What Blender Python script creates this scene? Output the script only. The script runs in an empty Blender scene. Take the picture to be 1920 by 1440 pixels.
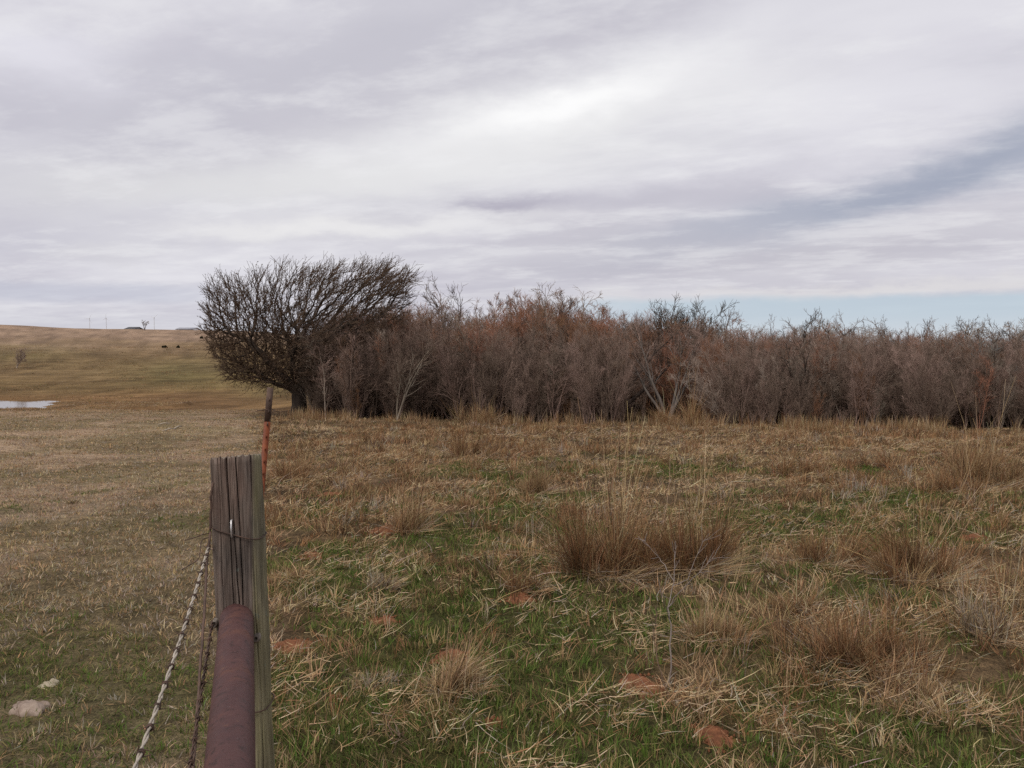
import bpy, math, random
import numpy as np
from mathutils import Vector, kdtree

# ------------------------------------------------------------------ camera, world, sun, exposure
SC = bpy.context.scene
COL = SC.collection
FPX = 1663.0                      # focal length in pixels of the 1920 wide photograph
HORIZON = 650.0
PITCH = math.atan((720 - HORIZON) / FPX)
EYE = 1.6

cam_data = bpy.data.cameras.new('camera')
cam = bpy.data.objects.new('camera', cam_data)
COL.objects.link(cam)
cam_data.sensor_width = 36.0
cam_data.lens = FPX / 1920 * 36.0
cam_data.clip_start = 0.05
cam_data.clip_end = 20000
cam.location = (0, 0, EYE)
cam.rotation_euler = (math.pi / 2 - PITCH, 0, 0)
SC.camera = cam

SUN_EL, SUN_AZ = math.radians(54), math.radians(-150)      # azimuth clockwise from +Y
SKY_STRENGTH = 0.1
EXPOSURE = 0.55

world = bpy.data.worlds.new('World')
SC.world = world
world.use_nodes = True


def build_sky():
    nt = world.node_tree
    nt.nodes.clear()
    N, L = nt.nodes, nt.links

    def m(op, a, b=None, c=None):
        n = N.new('ShaderNodeMath'); n.operation = op
        for i, v in enumerate((a, b, c)):
            if v is None: continue
            if isinstance(v, (int, float)): n.inputs[i].default_value = v
            else: L.new(v, n.inputs[i])
        return n.outputs[0]

    def mixc(f, a, b):
        n = N.new('ShaderNodeMix'); n.data_type = 'RGBA'; n.clamp_factor = True
        for s, v in ((n.inputs[0], f), (n.inputs[6], a), (n.inputs[7], b)):
            if isinstance(v, (int, float)): s.default_value = v
            elif isinstance(v, tuple): s.default_value = v if len(v) == 4 else v + (1,)
            else: L.new(v, s)
        return n.outputs[2]

    def comb(x, y, z):
        n = N.new('ShaderNodeCombineXYZ')
        for s, v in zip(n.inputs, (x, y, z)):
            if isinstance(v, (int, float)): s.default_value = v
            else: L.new(v, s)
        return n.outputs[0]

    def noise(vec, scale, detail=4, rough=0.55):
        n = N.new('ShaderNodeTexNoise')
        n.inputs['Scale'].default_value = scale
        n.inputs['Detail'].default_value = detail
        n.inputs['Roughness'].default_value = rough
        L.new(vec, n.inputs['Vector'])
        return n.outputs['Fac']

    tc = N.new('ShaderNodeTexCoord')
    sep = N.new('ShaderNodeSeparateXYZ'); L.new(tc.outputs['Generated'], sep.inputs[0])
    x, y, z = sep.outputs
    az = m('MULTIPLY', m('ARCTAN2', x, y), 180 / math.pi)
    el = m('MULTIPLY', m('ARCSINE', m('MINIMUM', m('MAXIMUM', z, -1.0), 1.0)), 180 / math.pi)
    # cloud deck seen in perspective: direction projected on a plane overhead
    zz = m('MAXIMUM', m('ADD', z, 0.10), 0.06)
    px, py = m('DIVIDE', x, zz), m('DIVIDE', y, zz)
    rot = math.radians(-24)
    qx = m('ADD', m('MULTIPLY', px, math.cos(rot)), m('MULTIPLY', py, math.sin(rot)))
    qy = m('SUBTRACT', m('MULTIPLY', py, math.cos(rot)), m('MULTIPLY', px, math.sin(rot)))
    deck = comb(m('MULTIPLY', qx, 0.55), m('MULTIPLY', qy, 1.0), 0.0)
    n1 = noise(deck, 0.85, 5, 0.52)
    deck2 = comb(m('MULTIPLY', qx, 0.8), m('MULTIPLY', qy, 1.0), 3.7)
    n2 = noise(deck2, 2.6, 6, 0.55)
    # angular warp so that the shapes below get ragged edges
    wv = comb(m('MULTIPLY', az, 0.07), m('MULTIPLY', el, 0.16), 1.3)
    w1 = m('SUBTRACT', noise(wv, 1.0, 5, 0.55), 0.5)
    wv2 = comb(m('MULTIPLY', az, 0.07), m('MULTIPLY', el, 0.16), 8.1)
    w2 = m('SUBTRACT', noise(wv2, 1.3, 5, 0.55), 0.5)
    w3 = m('SUBTRACT', noise(comb(m('MULTIPLY', az, 0.22), m('MULTIPLY', el, 0.55), 4.4), 1.0, 6, 0.6), 0.5)
    w4 = m('SUBTRACT', noise(comb(m('MULTIPLY', az, 0.22), m('MULTIPLY', el, 0.55), 15.2), 1.0, 6, 0.6), 0.5)
    azw = m('ADD', az, m('ADD', m('MULTIPLY', w1, 7.0), m('MULTIPLY', w3, 5.0)))
    elw = m('ADD', el, m('ADD', m('MULTIPLY', w2, 2.6), m('MULTIPLY', w4, 2.2)))

    def blob(u, v, ru, rv, tilt=0.0, power=2.0):
        """soft ellipse in azimuth / elevation, given in the photograph's pixels"""
        a0 = math.degrees(math.atan((u - 960) / FPX))
        e0 = math.degrees(math.atan((HORIZON - v) / FPX * math.cos(math.radians(a0))))
        ra, re = math.degrees(ru / FPX), math.degrees(rv / FPX)
        t = math.radians(tilt)
        da, de = m('SUBTRACT', azw, a0), m('SUBTRACT', elw, e0)
        A = m('DIVIDE', m('ADD', m('MULTIPLY', da, math.cos(t)), m('MULTIPLY', de, math.sin(t))), ra)
        B = m('DIVIDE', m('SUBTRACT', m('MULTIPLY', de, math.cos(t)), m('MULTIPLY', da, math.sin(t))), re)
        d2 = m('ADD', m('MULTIPLY', A, A), m('MULTIPLY', B, B))
        return m('EXPONENT', m('MULTIPLY', m('POWER', d2, power / 2), -1.0))

    k = 1.0 / SKY_STRENGTH / 2 ** EXPOSURE

    def C(r, g, b):
        def lin(c):
            c /= 255.0
            return c / 12.92 if c <= 0.04045 else ((c + 0.055) / 1.055) ** 2.4
        return tuple(lin(c) * k for c in (r, g, b))

    def fac(n, lo, hi):
        mr = N.new('ShaderNodeMapRange'); mr.interpolation_type = 'SMOOTHSTEP'
        L.new(n, mr.inputs[0]); mr.inputs[1].default_value = lo; mr.inputs[2].default_value = hi
        return mr.outputs[0]

    # drifting stratus, anywhere in the sky
    col = mixc(fac(n1, 0.36, 0.62), C(200, 198, 209), C(222, 221, 228))
    col = mixc(m('MULTIPLY', fac(n2, 0.45, 0.75), 0.45), col, C(236, 235, 240))
    # shapes that stand out in this sky
    col = mixc(m('MULTIPLY', blob(700, 130, 800, 130, 18), 0.9), col, C(196, 195, 205))
    col = mixc(m('MULTIPLY', blob(560, 250, 330, 60, 16), 0.75), col, C(194, 192, 203))
    col = mixc(m('MULTIPLY', blob(1130, 60, 330, 38, 18), 0.7), col, C(192, 190, 201))
    col = mixc(m('MULTIPLY', blob(80, 110, 140, 50, 0), 0.7), col, C(233, 232, 240))
    col = mixc(m('MULTIPLY', blob(1500, 215, 420, 110, 8), 0.8), col, C(229, 228, 235))
    col = mixc(m('MULTIPLY', blob(560, 345, 560, 50, 5), 0.75), col, C(223, 223, 224))
    col = mixc(m('MULTIPLY', blob(1020, 250, 420, 95, 10), 0.9), col, C(235, 235, 236))
    col = mixc(m('MULTIPLY', blob(1060, 197, 210, 42, 13), 0.75), col, C(248, 248, 249))
    col = mixc(m('MULTIPLY', blob(1400, 470, 620, 75, 2), 0.9), col, C(196, 194, 203))
    col = mixc(m('MULTIPLY', blob(1180, 385, 420, 26, 4), 0.6), col, C(190, 188, 200))
    col = mixc(m('MULTIPLY', blob(1740, 330, 400, 36, 13), 0.9), col, C(164, 171, 188))
    col = mixc(m('MULTIPLY', blob(965, 395, 85, 16, 2), 0.9), col, C(176, 173, 188))
    col = mixc(m('MULTIPLY', blob(620, 430, 330, 20, 2), 0.85), col, C(231, 230, 231))
    col = mixc(m('MULTIPLY', blob(130, 445, 260, 32, 10), 0.7), col, C(200, 199, 210))
    col = mixc(m('MULTIPLY', blob(210, 470, 90, 20, 4), 0.6), col, C(216, 215, 220))
    col = mixc(m('MULTIPLY', blob(1750, 400, 280, 22, 6), 0.55), col, C(212, 210, 217))
    n3 = noise(comb(m('MULTIPLY', qx, 0.7), m('MULTIPLY', qy, 1.0), 7.3), 3.2, 8, 0.62)
    n4 = noise(comb(m('MULTIPLY', qx, 0.6), m('MULTIPLY', qy, 1.0), 12.9), 1.9, 7, 0.62)
    col = mixc(m('MULTIPLY', fac(n3, 0.45, 0.68), 0.38), col, C(240, 240, 242))
    col = mixc(m('MULTIPLY', m('SUBTRACT', 1.0, fac(n4, 0.28, 0.52)), 0.25), col, C(187, 186, 198))
    col = mixc(m('MULTIPLY', blob(1060, 200, 150, 24, 12), 0.8), col, C(255, 255, 255))
    col = mixc(m('MULTIPLY', blob(640, 432, 300, 15, 2), 0.6), col, C(236, 235, 236))
    col = mixc(m('MULTIPLY', blob(1760, 328, 360, 30, 13), 0.35), col, C(152, 160, 180))
    # clear strip low over the horizon: the blue sky itself
    sky = N.new('ShaderNodeTexSky'); sky.sky_type = 'NISHITA'; sky.sun_disc = False
    sky.sun_elevation = SUN_EL; sky.sun_rotation = SUN_AZ
    sky.air_density = 1.0; sky.dust_density = 0.6; sky.ozone_density = 1.0
    hs = N.new('ShaderNodeHueSaturation'); hs.inputs['Saturation'].default_value = 0.9; hs.inputs['Value'].default_value = 0.42
    L.new(sky.outputs[0], hs.inputs['Color'])
    elg = m('ADD', el, m('MULTIPLY', w4, 0.8))
    right_gap = m('MULTIPLY', m('SUBTRACT', 1.0, fac(elg, 2.75, 3.35)), fac(azw, -2.0, 9.0))
    left_gap = m('MULTIPLY', m('MULTIPLY', m('SUBTRACT', 1.0, fac(elg, 3.3, 4.0)), fac(elg, 2.3, 3.0)), m('MULTIPLY', fac(az, -15.0, -22.0), 0.35))
    col = mixc(m('MULTIPLY', blob(1700, 542, 620, 11, 1), 0.85), col, C(221, 219, 221))
    low = m('MULTIPLY', m('SUBTRACT', 1.0, fac(el, 0.6, 3.2)), 0.6)
    col = mixc(low, col, C(206, 206, 214))
    blue = mixc(0.88, hs.outputs[0], C(191, 208, 222))
    blue = mixc(m('SUBTRACT', 1.0, fac(el, 0.3, 2.2)), blue, C(206, 215, 222))
    col = mixc(m('MULTIPLY', right_gap, 0.85), col, blue)
    col = mixc(left_gap, col, C(183, 190, 208))
    bg = N.new('ShaderNodeBackground'); bg.inputs['Strength'].default_value = SKY_STRENGTH
    L.new(col, bg.inputs['Color'])
    out = N.new('ShaderNodeOutputWorld'); L.new(bg.outputs[0], out.inputs['Surface'])


build_sky()

sun_data = bpy.data.lights.new('sun', 'SUN')
sun_data.energy = 1.5
sun_data.angle = math.radians(25)
sun_data.color = (1.0, 0.96, 0.90)
sun = bpy.data.objects.new('sun', sun_data)
COL.objects.link(sun)
sd = Vector((math.sin(SUN_AZ) * math.cos(SUN_EL), math.cos(SUN_AZ) * math.cos(SUN_EL), math.sin(SUN_EL)))
sun.rotation_euler = sd.to_track_quat('Z', 'Y').to_euler()
sun.location = sd * 50

SC.view_settings.view_transform = 'Standard'
SC.view_settings.look = 'None'
SC.view_settings.exposure = EXPOSURE
SC.view_settings.gamma = 1.0
SC.view_settings.use_curve_mapping = False
SC.render.engine = 'CYCLES'
SC.cycles.max_bounces = 5
SC.cycles.diffuse_bounces = 3
SC.cycles.glossy_bounces = 2
SC.cycles.transmission_bounces = 3
SC.cycles.caustics_reflective = False
SC.cycles.caustics_refractive = False
SC.cycles.use_denoising = False

# ------------------------------------------------------------------ helpers
cp, sp = math.cos(PITCH), math.sin(PITCH)


def ray(u, v):
    cx, cy = (u - 960) / FPX, (720 - v) / FPX
    return np.array([cx, cp + cy * sp, -sp + cy * cp])


def at(u, v, Y):
    """the point seen at photo pixel (u, v) at depth Y metres"""
    d = ray(u, v)
    return np.array([0, 0, EYE]) + d * (Y / d[1])


def smooth(a, b, x):
    t = np.clip((x - a) / (b - a), 0, 1)
    return t * t * (3 - 2 * t)


def hash2(ix, iy, seed):
    h = (ix.astype(np.int64) * 374761393 + iy.astype(np.int64) * 668265263 + seed * 1442695041) & 0xFFFFFFFF
    h = ((h ^ (h >> 13)) * 1274126177) & 0xFFFFFFFF
    h = (h ^ (h >> 16)) & 0xFFFFFFFF
    return h / 4294967295.0


def vnoise(x, y, seed=0):
    x, y = np.asarray(x, float), np.asarray(y, float)
    ix, iy = np.floor(x), np.floor(y)
    fx, fy = x - ix, y - iy
    fx, fy = fx * fx * (3 - 2 * fx), fy * fy * (3 - 2 * fy)
    a, b = hash2(ix, iy, seed), hash2(ix + 1, iy, seed)
    c, d = hash2(ix, iy + 1, seed), hash2(ix + 1, iy + 1, seed)
    return (a * (1 - fx) + b * fx) * (1 - fy) + (c * (1 - fx) + d * fx) * fy


def fbm(x, y, seed=0, octaves=4):
    s, a, t = 0.0, 1.0, 0.0
    for o in range(octaves):
        s = s + a * vnoise(x * 2 ** o, y * 2 ** o, seed + 17 * o)
        t += a
        a *= 0.5
    return s / t


FENCE = -0.285


def side(x, y):                      # > 0 on the right-hand (ungrazed) side of the fence
    return x - (FENCE * y - 0.03) + (fbm(x / 0.9, y / 1.4, 131, 3) - 0.5) * 1.1 * smooth(3.5, 9, y)


def thicket_front(x):
    return 35.4 - 0.392 * x


POND = (-38.0, 60.0)
POND_Z = -2.33


def height(x, y):
    x, y = np.asarray(x, float), np.asarray(y, float)
    r = np.sqrt(x * x + y * y)
    yy = np.maximum(y, -20)
    base = -0.04 * np.clip(yy, -20, 38)
    t = x / np.maximum(y, 1.0)
    left = 1 - smooth(-0.30, -0.16, t)                       # the draw on the grazed side
    dip = -0.04 * (np.clip(yy, 38, 58) - 38) * left
    lowland = -0.15 * smooth(38, 70, yy) * (1 - left)
    z = base + dip + lowland
    hillm = 1 - smooth(-0.30, 0.10, t)
    crest_px = np.interp(t, [-1.2, -0.577, -0.517, -0.457, -0.397, -0.337, -0.2, 0.0, 0.15], [46, 42, 37, 34.4, 33, 31, 24, 6, -4])
    zc = EYE + crest_px / FPX * 350
    bank = smooth(70, 160, yy)
    z_hill = z + bank * (EYE - 0.02 - z)
    z_hill = z_hill + (zc - EYE) * np.clip((yy - 160) / (350 - 160), 0, 1) ** 0.9
    z_hill = z_hill - (np.clip(yy, 350, 3000) - 350) * 0.012
    z = z + (z_hill - z) * hillm
    bump = (fbm(x / 9, y / 9, 3, 3) - 0.5) * 0.35 * smooth(6, 25, r) * (1 - smooth(60, 140, r) * 0.3)
    bump += (fbm(x / 1.8, y / 1.8, 5, 2) - 0.5) * 0.15 * (1 - smooth(30, 60, r))
    bump += (vnoise(x / 0.55, y / 0.55, 9) - 0.5) * 0.05 * (1 - smooth(10, 20, r))
    z = z + bump
    # hollow that holds the pond, with a rim that keeps the water in
    zone = ((x - POND[0]) / 16.0) ** 2 + ((y - POND[1]) / 9.0) ** 2 < 1
    z = np.where(zone, np.maximum(z, POND_Z + 0.05 + 0.10 * vnoise(x, y, 23)), z)
    d = np.sqrt(((x - POND[0]) / 8.2) ** 2 + ((y - POND[1]) / 4.6) ** 2) + (fbm(x / 2.2, y / 2.2, 21, 3) - 0.5) * 1.1
    m = 1 - smooth(0.70, 1.15, d)
    z = z * (1 - m) + (POND_Z - 0.16) * m
    return z


def h1(x, y):
    return float(height(np.array([x]), np.array([y]))[0])


def ground_at(u, v, ymax=400):
    d = ray(u, v)
    ys = np.concatenate([np.linspace(1.5, 60, 1200), np.linspace(60, ymax, 1500)])
    P = np.array([0, 0, EYE])[None] + d[None] * (ys / d[1])[:, None]
    below = P[:, 2] < height(P[:, 0], P[:, 1])
    i = int(np.argmax(below)) if below.any() else len(ys) - 1
    p = P[i].copy()
    p[2] = h1(p[0], p[1])
    return p


def make_mesh(name, verts, facelists, mat=None, col=None, smooth_shade=False):
    me = bpy.data.meshes.new(name)
    verts = np.asarray(verts, np.float32)
    me.vertices.add(len(verts))
    me.vertices.foreach_set('co', verts.ravel())
    fl = [np.asarray(f, np.int32) for f in facelists if len(f)]
    idx = np.concatenate([f.ravel() for f in fl])
    sizes = np.concatenate([np.full(len(f), f.shape[1], np.int32) for f in fl])
    starts = np.concatenate([[0], np.cumsum(sizes)[:-1]]).astype(np.int32)
    me.loops.add(len(idx))
    me.loops.foreach_set('vertex_index', idx)
    me.polygons.add(len(sizes))
    me.polygons.foreach_set('loop_start', starts)
    me.polygons.foreach_set('loop_total', sizes)
    if smooth_shade:
        me.polygons.foreach_set('use_smooth', np.ones(len(sizes), bool))
    if col is not None:
        a = me.color_attributes.new('tone', 'FLOAT_COLOR', 'POINT')
        c = np.ones((len(verts), 4), np.float32)
        c[:, :3] = col
        a.data.foreach_set('color', c.ravel())
    me.update(calc_edges=True)
    if mat is not None:
        me.materials.append(mat)
    return me


def link(name, me, parent=None, loc=None, rotz=None, scale=None):
    o = bpy.data.objects.new(name, me)
    COL.objects.link(o)
    if parent is not None: o.parent = parent
    if loc is not None: o.location = [float(c) for c in loc]
    if rotz is not None: o.rotation_euler = (0, 0, float(rotz))
    if scale is not None: o.scale = scale if hasattr(scale, '__len__') else (scale,) * 3
    return o


def tag(o, label=None, category=None, group=None, kind=None):
    if label: o['label'] = label
    if category: o['category'] = category
    if group: o['group'] = group
    if kind: o['kind'] = kind
    return o


class Geo:
    """collects vertices and faces of several shapes for one mesh"""
    def __init__(self):
        self.v, self.f, self.c, self.n = [], {}, [], 0

    def add(self, v, faces, col=None):
        v = np.asarray(v, float).reshape(-1, 3)
        for f in faces:
            f = np.asarray(f, int)
            if len(f): self.f.setdefault(f.shape[1], []).append(f + self.n)
        self.v.append(v)
        if col is not None:
            self.c.append(np.broadcast_to(np.asarray(col, float), (len(v), 3)))
        self.n += len(v)

    def mesh(self, name, mat, smooth_shade=False):
        fl = [np.concatenate(f) for f in self.f.values()]
        col = np.concatenate(self.c) if self.c else None
        return make_mesh(name, np.concatenate(self.v), fl, mat, col, smooth_shade)


def norm(a):
    return a / np.maximum(np.linalg.norm(a, axis=-1, keepdims=True), 1e-9)


def tubes(geo, polys, sides, cap=False, col=None):
    """polys: list of (points n x 3, radii n); rings of SIDES vertices"""
    groups = {}
    for i, (p, r) in enumerate(polys):
        groups.setdefault(len(p), []).append(i)
    for n, ids in groups.items():
        P = np.array([polys[i][0] for i in ids], float)
        R = np.array([polys[i][1] for i in ids], float)
        B = len(ids)
        T = np.empty_like(P)
        T[:, 1:-1] = P[:, 2:] - P[:, :-2]
        T[:, 0] = P[:, 1] - P[:, 0]
        T[:, -1] = P[:, -1] - P[:, -2]
        T = norm(T)
        mean = norm(P[:, -1] - P[:, 0])
        ref = np.where(np.abs(mean[:, 2:3]) > 0.8, np.array([[1.0, 0.13, 0]]), np.array([[0.0, 0.1, 1.0]]))
        U = norm(np.cross(ref[:, None, :], T))
        V = np.cross(T, U)
        a = np.arange(sides) * 2 * math.pi / sides
        ring = P[:, :, None, :] + R[:, :, None, None] * (np.cos(a)[None, None, :, None] * U[:, :, None, :] + np.sin(a)[None, None, :, None] * V[:, :, None, :])
        v = ring.reshape(-1, 3)
        b = np.arange(B)[:, None, None] * (n * sides)
        i = np.arange(n - 1)[None, :, None] * sides
        k = np.arange(sides)[None, None, :]
        k2 = (k + 1) % sides
        q = np.stack([b + i + k, b + i + k2, b + i + sides + k2, b + i + sides + k], -1).reshape(-1, 4)
        faces = [q]
        if cap:
            c0 = (np.arange(B)[:, None] * (n * sides) + np.arange(sides)[None, ::-1])
            c1 = (np.arange(B)[:, None] * (n * sides) + (n - 1) * sides + np.arange(sides)[None])
            faces += [c0, c1]
        c = None
        if col is not None:
            cc = np.asarray(col, float)
            c = np.repeat(cc[ids], n * sides, axis=0) if cc.ndim == 2 else cc
        geo.add(v, faces, c)


def blades(geo, P, head, lean, length, width, curve, col, nseg=2, roll=None, yaw=None):
    """ribbon leaves: P root (N,3), heading, lean from vertical, length, width, curve = extra lean by the tip"""
    N = len(P)
    curve = np.minimum(curve, 1.60 - lean)
    s = np.linspace(0, 1, nseg + 1)
    th = lean[:, None] + curve[:, None] * s[None]
    ds = (length / nseg)[:, None]
    hx = np.sin(th[:, :-1]) * ds
    hz = np.cos(th[:, :-1]) * ds
    hh = head[:, None] + (0 if yaw is None else yaw[:, None] * s[None, :-1])
    z0 = np.zeros((N, 1))
    C = np.stack([P[:, 0:1] + np.concatenate([z0, np.cumsum(hx * np.cos(hh), 1)], 1), P[:, 1:2] + np.concatenate([z0, np.cumsum(hx * np.sin(hh), 1)], 1),
                  P[:, 2:3] + np.concatenate([z0, np.cumsum(hz, 1)], 1)], -1)
    if roll is None: roll = np.zeros(N)
    W = np.stack([-np.sin(head) * np.cos(roll), np.cos(head) * np.cos(roll), np.sin(roll)], -1)
    w = width[:, None] * (1 - 0.55 * s[None, :-1]) * 0.5
    L = C[:, :-1] - W[:, None, :] * w[..., None]
    R = C[:, :-1] + W[:, None, :] * w[..., None]
    v = np.concatenate([np.stack([L, R], 2).reshape(N, 2 * nseg, 3), C[:, -1:]], 1)
    K = 2 * nseg + 1
    b = np.arange(N)[:, None] * K
    faces = []
    for i in range(nseg - 1):
        faces.append(b + np.array([[2 * i, 2 * i + 1, 2 * i + 3, 2 * i + 2]]))
    faces.append(b + np.array([[2 * nseg - 2, 2 * nseg - 1, 2 * nseg]]))
    geo.add(v.reshape(-1, 3), faces, np.repeat(col, K, axis=0))


# ------------------------------------------------------------------ materials
def new_mat(name):
    mt = bpy.data.materials.new(name)
    mt.use_nodes = True
    nt = mt.node_tree
    nt.nodes.clear()
    out = nt.nodes.new('ShaderNodeOutputMaterial')
    return mt, nt, nt.nodes, nt.links, out


def principled(N, L, out, rough=0.85, spec=0.2):
    b = N.new('ShaderNodeBsdfPrincipled')
    b.inputs['Roughness'].default_value = rough
    b.inputs['Specular IOR Level'].default_value = spec
    L.new(b.outputs[0], out.inputs['Surface'])
    return b


def nnoise(N, L, vec, scale, detail=4, rough=0.55):
    n = N.new('ShaderNodeTexNoise')
    n.inputs['Scale'].default_value = scale
    n.inputs['Detail'].default_value = detail
    n.inputs['Roughness'].default_value = rough
    if vec is not None: L.new(vec, n.inputs['Vector'])
    return n.outputs['Fac']


def nramp(N, L, fac, stops):
    r = N.new('ShaderNodeValToRGB')
    el = r.color_ramp.elements
    while len(el) < len(stops): el.new(0.5)
    for e, (p, c) in zip(el, stops):
        e.position = p
        e.color = c if len(c) == 4 else c + (1,)
    L.new(fac, r.inputs[0])
    return r.outputs[0]


def nmix(N, L, f, a, b, mode='MIX'):
    n = N.new('ShaderNodeMix'); n.data_type = 'RGBA'; n.blend_type = mode
    for s, v in ((n.inputs[0], f), (n.inputs[6], a), (n.inputs[7], b)):
        if isinstance(v, (int, float)): s.default_value = v
        elif isinstance(v, tuple): s.default_value = v if len(v) == 4 else v + (1,)
        else: L.new(v, s)
    return n.outputs[2]


def nmap(N, L, scale=(1, 1, 1), coord='Object'):
    tc = N.new('ShaderNodeTexCoord')
    mp = N.new('ShaderNodeMapping')
    mp.inputs['Scale'].default_value = scale
    L.new(tc.outputs[coord], mp.inputs['Vector'])
    return mp.outputs[0]


def bump(N, L, h, strength, dist, bsdf):
    b = N.new('ShaderNodeBump')
    b.inputs['Strength'].default_value = strength
    b.inputs['Distance'].default_value = dist
    L.new(h, b.inputs['Height'])
    L.new(b.outputs[0], bsdf.inputs['Normal'])


def mat_tone(name, translucent=0.25, rough=0.8):
    """colour from the mesh's own tone attribute (one tone per blade)"""
    mt, nt, N, L, out = new_mat(name)
    a = N.new('ShaderNodeAttribute'); a.attribute_name = 'tone'
    d = N.new('ShaderNodeBsdfDiffuse'); L.new(a.outputs['Color'], d.inputs['Color'])
    t = N.new('ShaderNodeBsdfTranslucent'); L.new(a.outputs['Color'], t.inputs['Color'])
    mx = N.new('ShaderNodeMixShader'); mx.inputs[0].default_value = translucent
    L.new(d.outputs[0], mx.inputs[1]); L.new(t.outputs[0], mx.inputs[2])
    L.new(mx.outputs[0], out.inputs['Surface'])
    return mt


def mat_bark(name, dark, light, scale=6.0):
    mt, nt, N, L, out = new_mat(name)
    b = principled(N, L, out, 0.9, 0.1)
    v = nmap(N, L, (1, 1, 0.35))
    n = nnoise(N, L, v, scale, 5, 0.6)
    oi = N.new('ShaderNodeObjectInfo')
    c = nramp(N, L, n, [(0.3, dark), (0.72, light)])
    hsv = N.new('ShaderNodeHueSaturation')
    L.new(c, hsv.inputs['Color'])
    mr = N.new('ShaderNodeMapRange'); L.new(oi.outputs['Random'], mr.inputs[0])
    mr.inputs[3].default_value = 0.7; mr.inputs[4].default_value = 1.3
    L.new(mr.outputs[0], hsv.inputs['Value'])
    m2 = N.new('ShaderNodeMath'); m2.operation = 'MULTIPLY_ADD'
    L.new(oi.outputs['Random'], m2.inputs[0]); m2.inputs[1].default_value = -0.02; m2.inputs[2].default_value = 0.51
    L.new(m2.outputs[0], hsv.inputs['Hue'])
    L.new(hsv.outputs[0], b.inputs['Base Color'])
    return mt


M = {}
M['blade'] = mat_tone('grass_blade', 0.3)
M['stalk'] = mat_tone('dry_stalk', 0.1)
M['bark_dark'] = mat_bark('dark_bark', (0.030, 0.022, 0.018), (0.085, 0.064, 0.050))
M['twig_olive'] = mat_bark('olive_brown_twig', (0.058, 0.039, 0.027), (0.120, 0.082, 0.053))
M['twig_grey'] = mat_bark('grey_brown_twig', (0.172, 0.118, 0.092), (0.335, 0.240, 0.188))
M['twig_dark'] = mat_bark('dark_brown_twig', (0.088, 0.060, 0.046), (0.180, 0.126, 0.098))
M['twig_red'] = mat_bark('reddish_twig', (0.200, 0.098, 0.058), (0.350, 0.185, 0.112))
M['twig_pale'] = mat_bark('pale_grey_twig', (0.210, 0.165, 0.128), (0.370, 0.305, 0.245))
M['bark_grey'] = mat_bark('grey_bark', (0.090, 0.075, 0.065), (0.210, 0.180, 0.155))
M['lichen_bark'] = mat_bark('blue_grey_lichen_bark', (0.090, 0.092, 0.086), (0.190, 0.192, 0.180))


def mat_ground():
    mt, nt, N, L, out = new_mat('pasture_soil_and_turf')
    b = principled(N, L, out, 0.95, 0.05)
    a = N.new('ShaderNodeAttribute'); a.attribute_name = 'tone'
    v = nmap(N, L)
    n1 = nnoise(N, L, v, 9.0, 6, 0.65)
    n2 = nnoise(N, L, v, 0.8, 5, 0.6)
    vs = nmap(N, L, (0.10, 0.45, 0.3))
    n3 = nnoise(N, L, vs, 1.0, 6, 0.62)
    f1 = nramp(N, L, n1, [(0.30, (0.55,) * 3), (0.70, (1.45,) * 3)])
    f2 = nramp(N, L, n2, [(0.30, (0.80, 0.78, 0.74)), (0.70, (1.20, 1.20, 1.22))])
    f3 = nramp(N, L, n3, [(0.32, (0.74, 0.72, 0.70)), (0.68, (1.24, 1.24, 1.24))])
    c = nmix(N, L, 1.0, a.outputs['Color'], f1, 'MULTIPLY')
    c = nmix(N, L, 1.0, c, f2, 'MULTIPLY')
    c = nmix(N, L, 1.0, c, f3, 'MULTIPLY')
    n6 = nnoise(N, L, nmap(N, L, (1.0, 0.55, 1.0)), 75.0, 5, 0.7)
    f6 = nramp(N, L, n6, [(0.34, (0.42, 0.40, 0.38)), (0.52, (1.0, 1.0, 1.0)), (0.68, (1.75, 1.65, 1.5))])
    c = nmix(N, L, 1.0, c, f6, 'MULTIPLY')
    L.new(c, b.inputs['Base Color'])
    bump(N, L, n6, 0.9, 0.02, b)
    return mt


M['ground'] = mat_ground()


def mat_dirt():
    mt, nt, N, L, out = new_mat('red_clay')
    b = principled(N, L, out, 0.95, 0.05)
    v = nmap(N, L)
    n = nnoise(N, L, v, 22.0, 6, 0.65)
    c = nramp(N, L, n, [(0.28, (0.085, 0.036, 0.020)), (0.72, (0.250, 0.105, 0.053))])
    L.new(c, b.inputs['Base Color'])
    n2 = nnoise(N, L, v, 70.0, 4, 0.6)
    bump(N, L, n2, 0.8, 0.012, b)
    return mt


M['dirt'] = mat_dirt()

# ------------------------------------------------------------------ terrain colours
GREEN_SPOTS = [(640, 960, 1.0), (930, 930, 1.2), (700, 1080, 1.1), (900, 1020, 1.3), (880, 1130, 0.8), (1040, 1150, 0.8), (1030, 990, 1.2),
               (1430, 1000, 1.5), (1450, 1090, 0.8), (1560, 1110, 0.7), (660, 1330, 0.55), (760, 1390, 0.4), (1130, 1260, 0.5),
               (1250, 1350, 0.5), (1480, 1290, 0.5), (1540, 1310, 0.4), (1850, 1420, 0.4), (1180, 1400, 0.4), (1560, 960, 1.5),
               (1700, 1000, 1.2), (1700, 940, 1.5), (740, 1200, 0.6), (620, 1230, 0.5), (1010, 1330, 0.4), (850, 1430, 0.4),
               (1240, 1160, 0.6), (960, 880, 1.8), (1300, 880, 1.8), (60, 1250, 0.9), (160, 1290, 0.9), (250, 1330, 0.7), (20, 1400, 0.7), (230, 1230, 0.5)]
_gs = np.array([list(ground_at(u, v)[:2]) + [r] for u, v, r in GREEN_SPOTS])


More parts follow.
